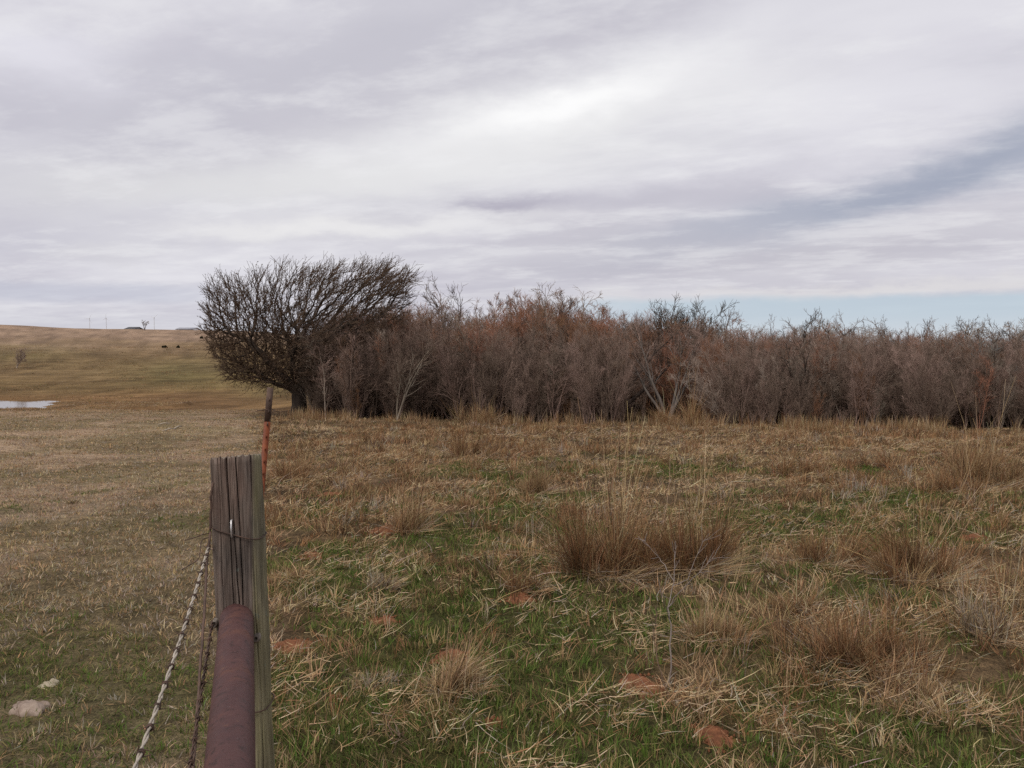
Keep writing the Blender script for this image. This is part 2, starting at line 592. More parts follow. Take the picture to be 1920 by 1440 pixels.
def green_mask(x, y):
    x, y = np.asarray(x, float), np.asarray(y, float)
    g = np.zeros_like(x)
    for gx, gy, r in _gs:
        g = np.maximum(g, np.exp(-(((x - gx) / r) ** 2 + ((y - gy) / (r * 1.3)) ** 2)))
    n = fbm(x / 0.9, y / 0.9, 31, 4)
    far = 1 - smooth(12, 24, y)
    return np.clip(g * 0.75 + (n - 0.5) * 1.9 + 0.08 * far, 0, 1) * (0.35 + 0.65 * far)


def lerp(a, b, t):
    t = np.asarray(t)[..., None]
    return np.asarray(a) * (1 - t) + np.asarray(b) * t


def ground_tone(x, y):
    g = green_mask(x, y)
    right = smooth(-0.25, 0.25, side(x, y) + (fbm(x, y, 2, 2) - 0.5) * 0.8)
    n = fbm(x / 0.6, y / 0.6, 40, 4)
    near_r = lerp((0.060, 0.040, 0.024), (0.150, 0.100, 0.058), smooth(0.3, 0.7, n))  # low tones stand in for shade between the tufts
    near_r = lerp(near_r, (0.050, 0.056, 0.018), g * 0.8)
    pk = fbm(x / 1.6, y / 3.2, 44, 4)
    near_l = lerp((0.190, 0.145, 0.086), (0.285, 0.208, 0.140), smooth(0.38, 0.62, pk))
    near_l = near_l * (0.8 + 0.4 * n[..., None])
    near_l = lerp(near_l, (0.080, 0.076, 0.030), g * 0.7)
    near_l = near_l * (0.80 + 0.20 * smooth(5, 22, y))[..., None]  # darker nearby, shade between the blades painted into the ground
    c = lerp(near_l, near_r, right)
    # the grazed slope beyond the draw, band by band
    v = HORIZON - FPX * (height(x, y) - EYE) / np.maximum(y, 1)
    k = fbm(x / 14, y / 22, 51, 4) - 0.5
    k2 = fbm(x / 5, y / 11, 57, 4) - 0.5
    vv = v + k * 34
    slope = lerp((0.260, 0.182, 0.128), (0.205, 0.142, 0.085), smooth(634, 650, vv))
    slope = lerp(slope, (0.158, 0.107, 0.054), smooth(648, 668, vv) * 0.9)
    slope = lerp(slope, (0.155, 0.104, 0.048), smooth(690, 715, vv))
    slope = lerp(slope, (0.180, 0.106, 0.050), smooth(725, 750, vv) * 0.9)
    t = x / np.maximum(y, 1)
    gr = np.exp(-(((t + 0.37) / 0.075) ** 2 + ((v - 700) / 26) ** 2)) + 0.7 * np.exp(-(((t + 0.55) / 0.07) ** 2 + ((v - 665) / 20) ** 2)) \
        + 0.6 * np.exp(-(((t + 0.27) / 0.06) ** 2 + ((v - 735) / 26) ** 2))
    slope = lerp(slope, (0.105, 0.094, 0.038), np.clip(gr * 0.6 + k2 * 0.35, 0, 0.7))
    k3 = fbm(x / 1.6, y / 4.5, 59, 4) - 0.5
    slope = slope * (1 + k2[..., None] * 0.8 + k3[..., None] * 0.9)
    c = lerp(c, slope, smooth(40, 52, y) * (1 - smooth(-0.26, -0.18, t)))
    return np.clip(c, 0.01, 0.6)


def build_ground():
    a_in = np.radians(np.linspace(-40, 40, 330))
    a_out = np.radians(np.linspace(40, 320, 57))[1:-1]
    ang = np.concatenate([a_in, a_out])
    rad = np.concatenate([[0.5, 1.0, 1.6, 2.2], np.geomspace(2.6, 130, 220), np.geomspace(130, 9000, 50)[1:]])
    A, R = np.meshgrid(ang, rad)
    X, Y = R * np.sin(A), R * np.cos(A)
    Z = height(X, Y)
    v = np.stack([X, Y, Z], -1).reshape(-1, 3)
    n, k = len(rad), len(ang)
    i = np.arange(n - 1)[:, None] * k
    j = np.arange(k)[None]
    j2 = (j + 1) % k
    q = np.stack([i + j, i + k + j, i + k + j2, i + j2], -1).reshape(-1, 4)[:, ::-1]
    centre = len(v)
    v = np.concatenate([v, [[0, 0, h1(0, 0)]]])
    tri = np.stack([np.full(k, centre), j2[0], j[0]], -1)[:, ::-1]
    col = ground_tone(v[:, 0], v[:, 1])
    me = make_mesh('ground', v, [q[:, ::-1], tri], M['ground'], col, True)
    o = link('ground', me)
    tag(o, kind='structure')


build_ground()


def build_pond():
    mt, nt, N, L, out = new_mat('still_water')
    b = principled(N, L, out, 0.10, 0.4)
    b.inputs['Base Color'].default_value = (0.16, 0.13, 0.10, 1)
    b.inputs['IOR'].default_value = 1.33
    v = nmap(N, L, (1, 3, 1))
    bump(N, L, nnoise(N, L, v, 0.8, 2), 0.02, 0.01, b)
    a = np.linspace(0, 2 * math.pi, 65)[:-1]
    r = np.concatenate([np.linspace(0.15, 1, 6)])
    V = [[POND[0], POND[1], POND_Z]]
    for s in r:
        w = 1 + 0.06 * np.sin(3 * a) + 0.04 * np.sin(5 * a + 1)
        V += list(np.stack([POND[0] + 11.5 * s * w * np.cos(a), POND[1] + 6.6 * s * w * np.sin(a), np.full(64, POND_Z)], -1))
    j = np.arange(64)
    tri = np.stack([np.zeros(64, int), 1 + j, 1 + (j + 1) % 64], -1)
    q = np.concatenate([np.stack([1 + i * 64 + j, 1 + (i + 1) * 64 + j, 1 + (i + 1) * 64 + (j + 1) % 64, 1 + i * 64 + (j + 1) % 64], -1) for i in range(len(r) - 1)])
    o = link('pond_water', make_mesh('pond_water', np.array(V), [tri, q], mt, None, True))
    tag(o, kind='structure')


build_pond()

# ------------------------------------------------------------------ trees
def wander(rng, p0, d, length, n, bend, up=0.0, pull=None):
    """a polyline of n points that starts along d and drifts"""
    pts = [np.array(p0, float)]
    d = np.array(d, float) / np.linalg.norm(d)
    step = length / (n - 1)
    for _ in range(n - 1):
        d = d + rng.normal(0, bend, 3) + np.array([0, 0, up])
        if pull is not None: d = d + pull
        d = d / np.linalg.norm(d)
        pts.append(pts[-1] + d * step)
    return np.array(pts)


def side_dir(rng, t, angle, az=None):
    t = t / np.linalg.norm(t)
    ref = np.array([0, 0, 1.0]) if abs(t[2]) < 0.9 else np.array([1.0, 0, 0])
    u = np.cross(ref, t); u /= np.linalg.norm(u)
    w = np.cross(t, u)
    a = rng.uniform(0, 2 * math.pi) if az is None else az
    s = math.cos(a) * u + math.sin(a) * w
    return math.cos(angle) * t + math.sin(angle) * s


def interp(p, s):
    k = s * (len(p) - 1)
    i = min(int(k), len(p) - 2)
    return p[i] + (p[i + 1] - p[i]) * (k - i), p[i + 1] - p[i]


def bare_tree(seed, H, stems=1, trunk_frac=0.3, nb=14, spread=0.55, angle=(25, 50), r0=0.05, sub=6, subsub=3, up=0.04, bend=0.09, twig_r=0.006, lean=(0, 0, 0), stem_spread=0.25, taper_len=0.5):
    """returns (thick polylines, thin polylines) of a leafless tree of height H standing on the origin"""
    rng = np.random.default_rng(seed)
    thick, thin = [], []
    for s in range(stems):
        az = rng.uniform(0, 2 * math.pi)
        tilt = stem_spread * rng.uniform(0.3, 1) if stems > 1 else 0.05
        d = np.array([math.cos(az) * tilt, math.sin(az) * tilt, 1.0]) + np.array(lean)
        hs = H * (1 if s == 0 else rng.uniform(0.65, 1.0))
        n = 9
        p = wander(rng, (rng.normal(0, 0.03) * (stems > 1), rng.normal(0, 0.03) * (stems > 1), -0.05), d, hs, n, bend, up)
        ss = np.linspace(0, 1, n)
        r = r0 * rng.uniform(0.7, 1.0) * (1 - ss) ** 0.9 + twig_r
        thick.append((p, r))
        for b in range(nb):
            f = trunk_frac + (1 - trunk_frac) * (b + rng.uniform(0, 1)) / nb * 0.97
            q, t = interp(p, f)
            rb = np.interp(f, ss, r)
            L = hs * spread * (1 - f * taper_len) * rng.uniform(0.5, 1.15)
            d2 = side_dir(rng, t, math.radians(rng.uniform(*angle)))
            pb = wander(rng, q, d2, L, 6, bend * 1.3, up)
            rr = np.linspace(min(rb * 0.65, 0.012 * L + 0.006) + twig_r * 0.4, twig_r, 6)
            (thick if rr[0] > 0.016 else thin).append((pb, rr))
            for c in range(sub):
                fc = rng.uniform(0.2, 1.0)
                qc, tcc = interp(pb, fc)
                Lc = L * rng.uniform(0.25, 0.5) * (1.15 - 0.5 * fc) + 0.08
                dc = side_dir(rng, tcc, math.radians(rng.uniform(20, 50)))
                pc = wander(rng, qc, dc, Lc, 4, bend * 1.5, up)
                thin.append((pc, np.linspace(twig_r * 1.1, twig_r * 0.7, 4)))
                for e in range(subsub):
                    qe, te = interp(pc, rng.uniform(0.25, 1.0))
                    de = side_dir(rng, te, math.radians(rng.uniform(20, 50)))
                    pe = wander(rng, qe, de, Lc * rng.uniform(0.3, 0.6) + 0.05, 3, bend, up)
                    thin.append((pe, np.linspace(twig_r * 0.85, twig_r * 0.55, 3)))
    return thick, thin


def fit_height(polys, H):
    top = max(p[:, 2].max() for ps in polys for p, r in ps)
    k = H / top
    return [[(p * k, r) for p, r in ps] for ps in polys]


# --- the big windswept tree, grown towards points spread through its crown
def windswept_tree():
    rng = np.random.default_rng(11)
    base = ground_at(561, 779)
    Y = base[1]
    k = Y / FPX                                       # metres per photo pixel there

    def loc(u, v):
        return (u - 561) * k, (779 - v) * k
    lobes = []
    for u, v, ru, rv, ry in [(470, 600, 82, 72, 2.3), (560, 570, 100, 72, 3.0), (650, 560, 105, 62, 3.0), (715, 545, 62, 44, 2.2), (500, 662, 72, 50, 2.0),
                             (430, 575, 44, 42, 1.4), (590, 630, 110, 55, 3.0), (480, 700, 55, 22, 1.5), (690, 610, 70, 50, 2.4), (455, 675, 40, 32, 1.4), (540, 690, 70, 30, 1.8), (620, 670, 70, 40, 2.0), (470, 640, 75, 50, 2.0), (520, 650, 60, 45, 1.6), (570, 655, 70, 50, 1.8), (610, 630, 80, 50, 2.2), (520, 610, 80, 60, 2.2), (452, 688, 36, 28, 1.3), (450, 690, 30, 26, 1.0), (430, 655, 36, 38, 1.3), (500, 705, 60, 18, 1.3), (415, 620, 30, 40, 1.2), (520, 712, 55, 22, 1.4), (565, 695, 60, 32, 1.6), (610, 705, 50, 30, 1.5), (520, 690, 60, 30, 1.6)]:
        x, z = loc(u, v)
        lobes.append((x, 0, z, ru * k, ry, rv * k))
    pts = []
    while len(pts) < 7400:
        lb = lobes[rng.integers(len(lobes))]
        q = rng.normal(0, 1, 3); q = q / np.linalg.norm(q) * rng.uniform(0, 1) ** 0.45
        pts.append([lb[0] + q[0] * lb[3], lb[1] + q[1] * lb[4], lb[2] + q[2] * lb[5]])
    A = np.array(pts)
    nodes = [np.array([0, 0, -0.15]), np.array([0.0, 0, 0.2]), np.array([0.02, 0, 0.5]), np.array([0.0, 0, 0.8]), np.array([-0.03, 0, 1.05])]
    parent = [-1, 0, 1, 2, 3]
    # main limbs that leave the short trunk
    for u, v, dy in [(505, 690, 0.4), (470, 640, -0.3), (540, 640, 0.2), (590, 650, -0.5), (620, 690, 0.3), (500, 712, -0.4), (470, 694, 0.3), (560, 640, 0.9), (570, 630, -0.9)]:
        x, z = loc(u, v)
        tgt = np.array([x, dy, z])
        start = nodes[4]
        n = max(4, int(np.linalg.norm(tgt - start) / 0.2))
        pi = 4
        off = rng.normal(0, 0.08, 3)
        for i in range(1, n + 1):
            s = i / n
            nodes.append(start * (1 - s) + tgt * s + off * math.sin(math.pi * s) + rng.normal(0, 0.025, 3))
            parent.append(pi)
            pi = len(nodes) - 1
    D, INF, KILL = 0.16, 1.5, 0.22
    alive = np.ones(len(A), bool)
    for it in range(70):
        kd = kdtree.KDTree(len(nodes))
        for i, p in enumerate(nodes): kd.insert(p, i)
        kd.balance()
        grow = {}
        for ai in np.nonzero(alive)[0]:
            co, idx, dist = kd.find(A[ai])
            if dist < KILL:
                alive[ai] = False
            elif dist < INF:
                g = (A[ai] - nodes[idx]) / dist
                grow[idx] = grow.get(idx, 0) + g
        if not grow: break
        added = 0
        for idx, g in grow.items():
            g = g / (np.linalg.norm(g) + 1e-6) + rng.normal(0, 0.16, 3) + np.array([0.12, 0, 0.06])
            p = nodes[idx] + g / np.linalg.norm(g) * D
            c2, i2, d2 = kd.find(p)
            if d2 > 0.05:
                nodes.append(p); parent.append(idx); added += 1
        if not added: break
    n = len(nodes)
    nodes = np.array(nodes)
    kids = [[] for _ in range(n)]
    for i, p in enumerate(parent):
        if p >= 0: kids[p].append(i)
    area = np.zeros(n)
    for i in range(n - 1, -1, -1):
        area[i] = sum(area[c] for c in kids[i]) if kids[i] else 0.008 ** 2.25
    rad = area ** (1 / 2.25)
    rad *= 0.31 / rad[4]
    rad = np.maximum(rad, 0.009)
    rad[:5] = [0.50, 0.39, 0.35, 0.34, 0.33]
    polys = []
    for i in range(n):                                # follow the thickest child, branch off with the rest
        starts = []
        if parent[i] < 0: starts = [(i, None)]
        else:
            sib = kids[parent[i]]
            if i != max(sib, key=lambda c: rad[c]): starts = [(i, parent[i])]
        for s, pre in starts:
            chain = ([pre] if pre is not None else []) + [s]
            c = s
            while kids[c]:
                c = max(kids[c], key=lambda q: rad[q]); chain.append(c)
            P = nodes[chain]
            R = rad[chain].copy()
            if pre is not None: R[0] = min(R[0], R[1] * 1.25)
            if len(P) > 1: polys.append((P, R))
    trunk_polys = [p for p in polys if p[1][0] > 0.045]
    limb_polys = [p for p in polys if p[1][0] <= 0.045]
    # twigs combed by the wind
    twigs, buds = [], []
    tips = [i for i in range(n) if rad[i] < 0.022]
    wind = np.array([0.85, 0, 0.50])
    for i in tips:
        p = nodes[i]
        if parent[i] < 0: continue
        bd = p - nodes[parent[i]]; bd /= np.linalg.norm(bd) + 1e-9
        outw = p - np.array([0.3, 0, 2.6]); outw /= np.linalg.norm(outw)
        wf = 0.25 + 0.75 * float(smooth(-3.2, 0.5, np.array(p[0])))
        cnt = (2 if rng.random() < 0.75 else 1) if kids[i] else 3
        for t in range(cnt):
            d = 0.5 * bd + 0.55 * outw + wind * wf * rng.uniform(0.5, 1.1) + rng.normal(0, 0.33, 3) + np.array([0, 0, 0.12])
            L = rng.uniform(0.25, 0.60) * (1 + 0.55 * float(smooth(4.6, 6.0, np.array(p[2]))))
            q = wander(rng, p, d, L, 3, 0.12, 0.05, wind * 0.06 * wf)
            twigs.append((q, np.linspace(0.0108, 0.0060, 3)))
            for e in range(2):
                q0, tt = interp(q, rng.uniform(0.3, 0.95))
                q2 = wander(rng, q0, side_dir(rng, tt, rng.uniform(0.3, 0.8)), L * rng.uniform(0.25, 0.5), 2, 0.1, 0.04)
                twigs.append((q2, np.array([0.0076, 0.0052])))
                if rng.random() < 0.30: buds.append(q2[-1])
            if rng.random() < 0.35: buds.append(q[-1])
    root = bpy.data.objects.new('windswept_tree', None); COL.objects.link(root)
    root.location = base
    tag(root, 'large dark windswept bare tree with combed branches at the end of the thicket', 'tree')
    g = Geo(); tubes(g, trunk_polys, 9)
    link('trunk', g.mesh('windswept_trunk', M['bark_dark'], True), root)
    g = Geo(); tubes(g, limb_polys, 3); tubes(g, twigs, 3)
    B = np.array(buds)
    nb = len(B)
    d1, d2 = norm(rng.normal(0, 1, (nb, 3)) + wind), norm(rng.normal(0, 1, (nb, 3)))
    s1, s2 = rng.uniform(0.03, 0.075, (nb, 1)), rng.uniform(0.012, 0.028, (nb, 1))
    q = np.stack([B - d2 * s2, B + d1 * s1 * 0.5 - d2 * s2 * 1.2, B + d1 * s1, B + d2 * s2], 1)
    g.add(q.reshape(-1, 3), [np.arange(nb * 4).reshape(-1, 4)])
    link('crown', g.mesh('windswept_crown', M['twig_olive']), root)


windswept_tree()


def tree_meshes(name, polys, bark, twig):
    g = Geo(); tubes(g, polys[0], 6)
    a = g.mesh(name + '_trunk', bark, True)
    g = Geo(); tubes(g, polys[1], 3)
    return a, g.mesh(name + '_crown', twig)


def place_tree(name, meshes, pos, rotz, scale, label, group=None):
    root = bpy.data.objects.new(name, None); COL.objects.link(root)
    root.location = pos; root.rotation_euler = (0, 0, rotz); root.scale = scale
    link('trunk', meshes[0], root); link('crown', meshes[1], root)
    tag(root, label, 'tree', group)
    return root


# --- trees whose tops stand out against the sky above the thicket: (u, top v, depth, form, label)
def top_of(forms, i):
    return forms[i]


FORMS = {}
for key, kw, bark, twig in [
    ('open1', dict(seed=101, H=6, stems=2, trunk_frac=0.35, nb=13, spread=0.42, angle=(18, 40), r0=0.055, sub=6, subsub=3, twig_r=0.0095, stem_spread=0.2), M['bark_grey'], M['twig_grey']),
    ('open2', dict(seed=102, H=6, stems=1, trunk_frac=0.40, nb=16, spread=0.40, angle=(22, 46), r0=0.060, sub=6, subsub=3, twig_r=0.0095), M['bark_dark'], M['twig_dark']),
    ('open3', dict(seed=103, H=6, stems=3, trunk_frac=0.40, nb=10, spread=0.36, angle=(18, 40), r0=0.050, sub=5, subsub=3, twig_r=0.0095, stem_spread=0.24), M['bark_dark'], M['twig_dark']),
    ('bushy', dict(seed=104, H=6, stems=4, trunk_frac=0.30, nb=14, spread=0.34, angle=(15, 35), r0=0.040, sub=7, subsub=4, twig_r=0.0075, stem_spread=0.26), M['bark_dark'], M['twig_red']),
    ('dense', dict(seed=105, H=6, stems=4, trunk_frac=0.35, nb=15, spread=0.36, angle=(25, 55), r0=0.050, sub=8, subsub=4, twig_r=0.0085, stem_spread=0.34), M['bark_dark'], M['twig_dark']),
    ('round', dict(seed=106, H=6, stems=5, trunk_frac=0.42, nb=16, spread=0.42, angle=(25, 55), r0=0.060, sub=8, subsub=2, taper_len=0.35, twig_r=0.010, stem_spread=0.30, up=0.10), M['bark_dark'], M['twig_olive']),
    ('round2', dict(seed=117, H=6, stems=5, trunk_frac=0.45, nb=16, spread=0.42, angle=(25, 55), r0=0.060, sub=8, subsub=2, taper_len=0.35, twig_r=0.010, stem_spread=0.28, up=0.10), M['bark_dark'], M['twig_olive']),
    ('lean', dict(seed=108, H=6, stems=2, trunk_frac=0.35, nb=12, spread=0.38, angle=(20, 50), r0=0.055, sub=6, subsub=3, twig_r=0.0095, lean=(-0.45, 0, 0), up=0.02), M['bark_grey'], M['twig_red']),
    ('sparse', dict(seed=109, H=6, stems=2, trunk_frac=0.45, nb=8, spread=0.34, angle=(16, 36), r0=0.050, sub=4, subsub=2, twig_r=0.008, stem_spread=0.18), M['bark_dark'], M['twig_dark']),
]:
    FORMS[key] = tree_meshes(key, fit_height(bare_tree(**kw), 6.0), bark, twig)

SKYLINE = [
    (828, 506, 47, 'open1', 'tallest slender forked bare tree just beyond the windswept tree'),
    (880, 532, 50, 'open3', 'pale thin bare tree second along from the windswept tree'),
    (916, 546, 52, 'open2', 'wispy bare treetop between the pale thin tree and the reddish treetops'),
    (955, 545, 46, 'bushy', 'small reddish bushy treetop left of the wide brown crown'),
    (1008, 538, 45, 'bushy', 'wide brown bushy crown highest in the middle of the thicket'),
    (1062, 556, 47, 'dense', 'dark twiggy crown just right of the wide brown crown'),
    (1130, 570, 48, 'dense', 'low dark rounded crown below the first patch of blue sky'),
    (1190, 585, 46, 'round2', 'small stubby-twigged crown left of the two round treetops'),
    (1246, 546, 44, 'round', 'left of the two round dense bare treetops with stubby upturned twigs'),
    (1312, 549, 45, 'round2', 'right of the two round dense bare treetops with stubby upturned twigs'),
    (1364, 570, 47, 'open2', 'fine fan-shaped bare tree right beside the two round treetops'),
    (1418, 592, 44, 'lean', 'bare tree leaning left over the gap in the thicket top'),
    (1442, 588, 52, 'sparse', 'tiny far bare treetop behind the leaning tree'),
    (1500, 577, 44, 'open3', 'dark upright forked bare tree above the reddish brush'),
    (1546, 586, 48, 'sparse', 'thin twisted bare top between two darker tops above the reddish brush'),
    (1588, 577, 45, 'open1', 'bare tree with one long upright twig at the end of the reddish brush'),
    (1628, 600, 50, 'sparse', 'single short bare spike after the reddish brush'),
    (1682, 588, 42, 'open1', 'lone Y-shaped bare tree against the blue strip of sky'),
    (1704, 602, 46, 'sparse', 'thin bare spike just right of the lone Y-shaped tree'),
    (1740, 596, 43, 'open3', 'first of the row of bare tops toward the right edge'),
    (1768, 590, 41, 'open1', 'second of the row of bare tops toward the right edge'),
    (1792, 592, 44, 'sparse', 'third of the row of bare tops toward the right edge'),
    (1822, 590, 41, 'open2', 'fourth of the row of bare tops, slanting to the right'),
    (1862, 586, 42, 'open1', 'fifth and tallest of the row of bare tops toward the right edge'),
    (1893, 603, 40, 'sparse', 'sixth and lowest of the row of bare tops toward the right edge'),
    (1913, 598, 42, 'open3', 'bare treetop cut by the right edge of the view'),
]
rngT = np.random.default_rng(5)
for u, v, Y, form, lab in SKYLINE:
    p = at(u, v, Y)
    gz = h1(p[0], p[1])
    H = p[2] - gz
    s = H / 6.0
    place_tree('bare_tree', FORMS[form], (p[0], p[1], gz), rngT.uniform(-0.6, 0.6), (s * rngT.uniform(0.85, 1.1), s * rngT.uniform(0.85, 1.1), s), lab, 'bare trees rising above the thicket')


# --- trees picked out inside the thicket
def inner_tree(name, u, v, seed, H, bark, twig, label, **kw):
    p = ground_at(u, v)
    polys = fit_height(bare_tree(seed, H, **kw), H)
    place_tree(name, tree_meshes(name, polys, bark, twig), p, 0.0, (1, 1, 1), label)


inner_tree('arching_tree', 1252, 791, 301, 4.6, M['bark_grey'], M['twig_grey'], 'many-stemmed arching tree with pale trunks in the opening of the thicket',
           stems=6, trunk_frac=0.4, nb=10, spread=0.42, angle=(20, 55), r0=0.085, sub=6, subsub=3, twig_r=0.007, stem_spread=0.75, up=0.03)
inner_tree('leaning_tree', 1145, 790, 302, 4.2, M['bark_dark'], M['twig_dark'], 'dark leaning trunk slanting up to the right beside the thicket opening',
           stems=2, trunk_frac=0.5, nb=10, spread=0.4, angle=(20, 50), r0=0.11, sub=6, subsub=3, twig_r=0.007, lean=(0.75, 0.1, 0), up=0.0)
inner_tree('thorn_tree', 1517, 800, 303, 3.3, M['bark_dark'], M['twig_dark'], 'small dark spreading tree in the front of the grey brush',
           stems=2, trunk_frac=0.25, nb=14, spread=0.55, angle=(35, 70), r0=0.06, sub=7, subsub=3, twig_r=0.007, stem_spread=0.3)
inner_tree('lichen_tree', 1880, 797, 304, 3.4, M['lichen_bark'], M['lichen_bark'], 'pale blue-grey lichen-covered bare tree near the right edge',
           stems=4, trunk_frac=0.25, nb=14, spread=0.6, angle=(30, 65), r0=0.07, sub=8, subsub=3, twig_r=0.008, stem_spread=0.6)
inner_tree('young_tree', 610, 783, 305, 3.3, M['twig_pale'], M['twig_grey'], 'pale young multi-stemmed tree standing beside the windswept tree trunk',
           stems=3, trunk_frac=0.3, nb=13, spread=0.42, angle=(20, 45), r0=0.045, sub=6, subsub=3, twig_r=0.007, stem_spread=0.25)
inner_tree('young_tree', 745, 788, 306, 3.9, M['twig_pale'], M['twig_grey'], 'pale forked young tree among the dark brush, left part of the thicket',
           stems=3, trunk_frac=0.3, nb=13, spread=0.45, angle=(20, 50), r0=0.045, sub=6, subsub=3, twig_r=0.007, stem_spread=0.35)

# --- saplings packed in the thicket: the front ones stand singly, the mass behind is one brush
SAP = {}
for kind, twig, seeds in [('grey', M['twig_grey'], range(400, 405)), ('dark', M['twig_dark'], range(410, 412)), ('red', M['twig_red'], range(420, 423)), ('pale', M['twig_pale'], range(430, 431))]:
    SAP[kind] = []
    for sd_ in seeds:
        st = 4 + sd_ % 3
        wide = kind == 'dark' and sd_ % 2 == 1                             # a looser, more spreading kind among the upright ones
        polys = fit_height(bare_tree(sd_, 4, stems=3, trunk_frac=0.2, nb=9, spread=0.42, angle=(25, 62), r0=0.024, sub=8, subsub=4, twig_r=0.0040, stem_spread=0.55, up=0.03, bend=0.14, taper_len=0.62), 4.0) if wide else fit_height(bare_tree(sd_, 4, stems=st, trunk_frac=0.15, nb=7, spread=0.40, angle=(9, 34), r0=0.015, sub=8, subsub=4, twig_r=0.0036, stem_spread=0.30, up=0.06, bend=0.065, taper_len=0.62), 4.0)
        g = Geo(); tubes(g, polys[0], 4); tubes(g, polys[1], 3)
        SAP[kind].append(g.mesh(kind + '_sapling', twig))

ENV = np.array([(560, 620), (600, 596), (660, 578), (720, 566), (780, 556), (830, 568), (900, 574), (950, 558), (1010, 544), (1060, 558), (1150, 578), (1230, 580), (1290, 590), (1340, 606), (1400, 608), (1480, 604), (1600, 604), (1700, 618), (1800, 612), (1920, 606), (2400, 600)], float)
rngS = np.random.default_rng(77)


def sapling_spots(n, d0, d1, umin=585, umax=2250):
    out = []
    tries = 0
    while len(out) < n and tries < n * 60:
        tries += 1
        u = rngS.uniform(umin, umax)
        t = (u - 960) / FPX
        yf = 35.4 / (1 + 0.392 * t)                   # where that sight line meets the front of the thicket
        d = rngS.uniform(d0, d1)
        Y = yf + d + (fbm(np.array(u / 60.0), np.array(0.0), 3, 2) - 0.5) * 2.6
        X = t * Y
        if 1172 < u < 1322 and d < 6.5: continue
        if u < 640 and d < 1.2: continue
        vtop = np.interp(u, ENV[:, 0], ENV[:, 1]) + (float(fbm(np.array(u / 42.0), np.array(d / 6.0), 141, 3)) - 0.42) * 44 * (1 if u > 760 else 0.3)
        gz = h1(X, Y)
        hmax = EYE + (HORIZON - vtop) / FPX * Y - gz
        hrow = 2.2 + 0.40 * d + (0.8 if u < 1150 else 0.0)
        Hs = min(hmax * rngS.uniform(0.76, 1.03), hrow * rngS.uniform(0.55, 1.28))
        out.append((X, Y, gz, Hs, u, d))
    return out


def sap_kind(u, d):
    r = rngS.random()
    redness = 0.9 if (d > 3.2 and 860 < u < 1130) else 0.6 if (d > 4.0 and 800 < u < 1180) else (0.42 if d > 4 else (0.12 if d > 2 else 0.05))
    if r < redness: return 'red'
    if u < 900 and d < 5 and r < 0.55: return 'dark'
    if r > 0.965: return 'pale'
    return 'grey'


LOOK = {'grey': 'thin grey-brown bare sapling', 'dark': 'thin dark brown bare sapling', 'red': 'thin reddish-twigged bare sapling', 'pale': 'thin pale straw-grey bare sapling'}


def zone(u):
    for lim, txt in ((690, 'in the thicket front next to the windswept tree'), (850, 'in the thicket front around the pale forked young tree'),
                     (1000, 'in the thicket front below the wide brown crown'), (1200, 'in the thicket front left of the opening'),
                     (1440, 'in the thicket front right of the arching tree'), (1640, 'in the thicket front around the small dark spreading tree'),
                     (1800, 'in the thicket front below the lone Y-shaped tree')):
        if u < lim: return txt
    return 'in the thicket front around the lichen-covered tree'


for X, Y, gz, Hs, u, d in sapling_spots(255, 0.0, 2.6, 590, 1960):
    kd_ = sap_kind(u, d)
    me = SAP[kd_][rngS.integers(len(SAP[kd_]))]
    s = Hs / 4.0
    w = s * rngS.uniform(0.75, 1.15)
    o = link('bare_sapling', me, None, (X, Y, gz), rngS.uniform(0, 6.28), (w, w, s))
    o.rotation_euler = (rngS.normal(0, 0.10), rngS.normal(0, 0.10), rngS.uniform(0, 6.28))
    tag(o, LOOK[kd_] + ' ' + zone(u), 'sapling', LOOK[kd_].replace('sapling', 'saplings') + ' ' + zone(u))


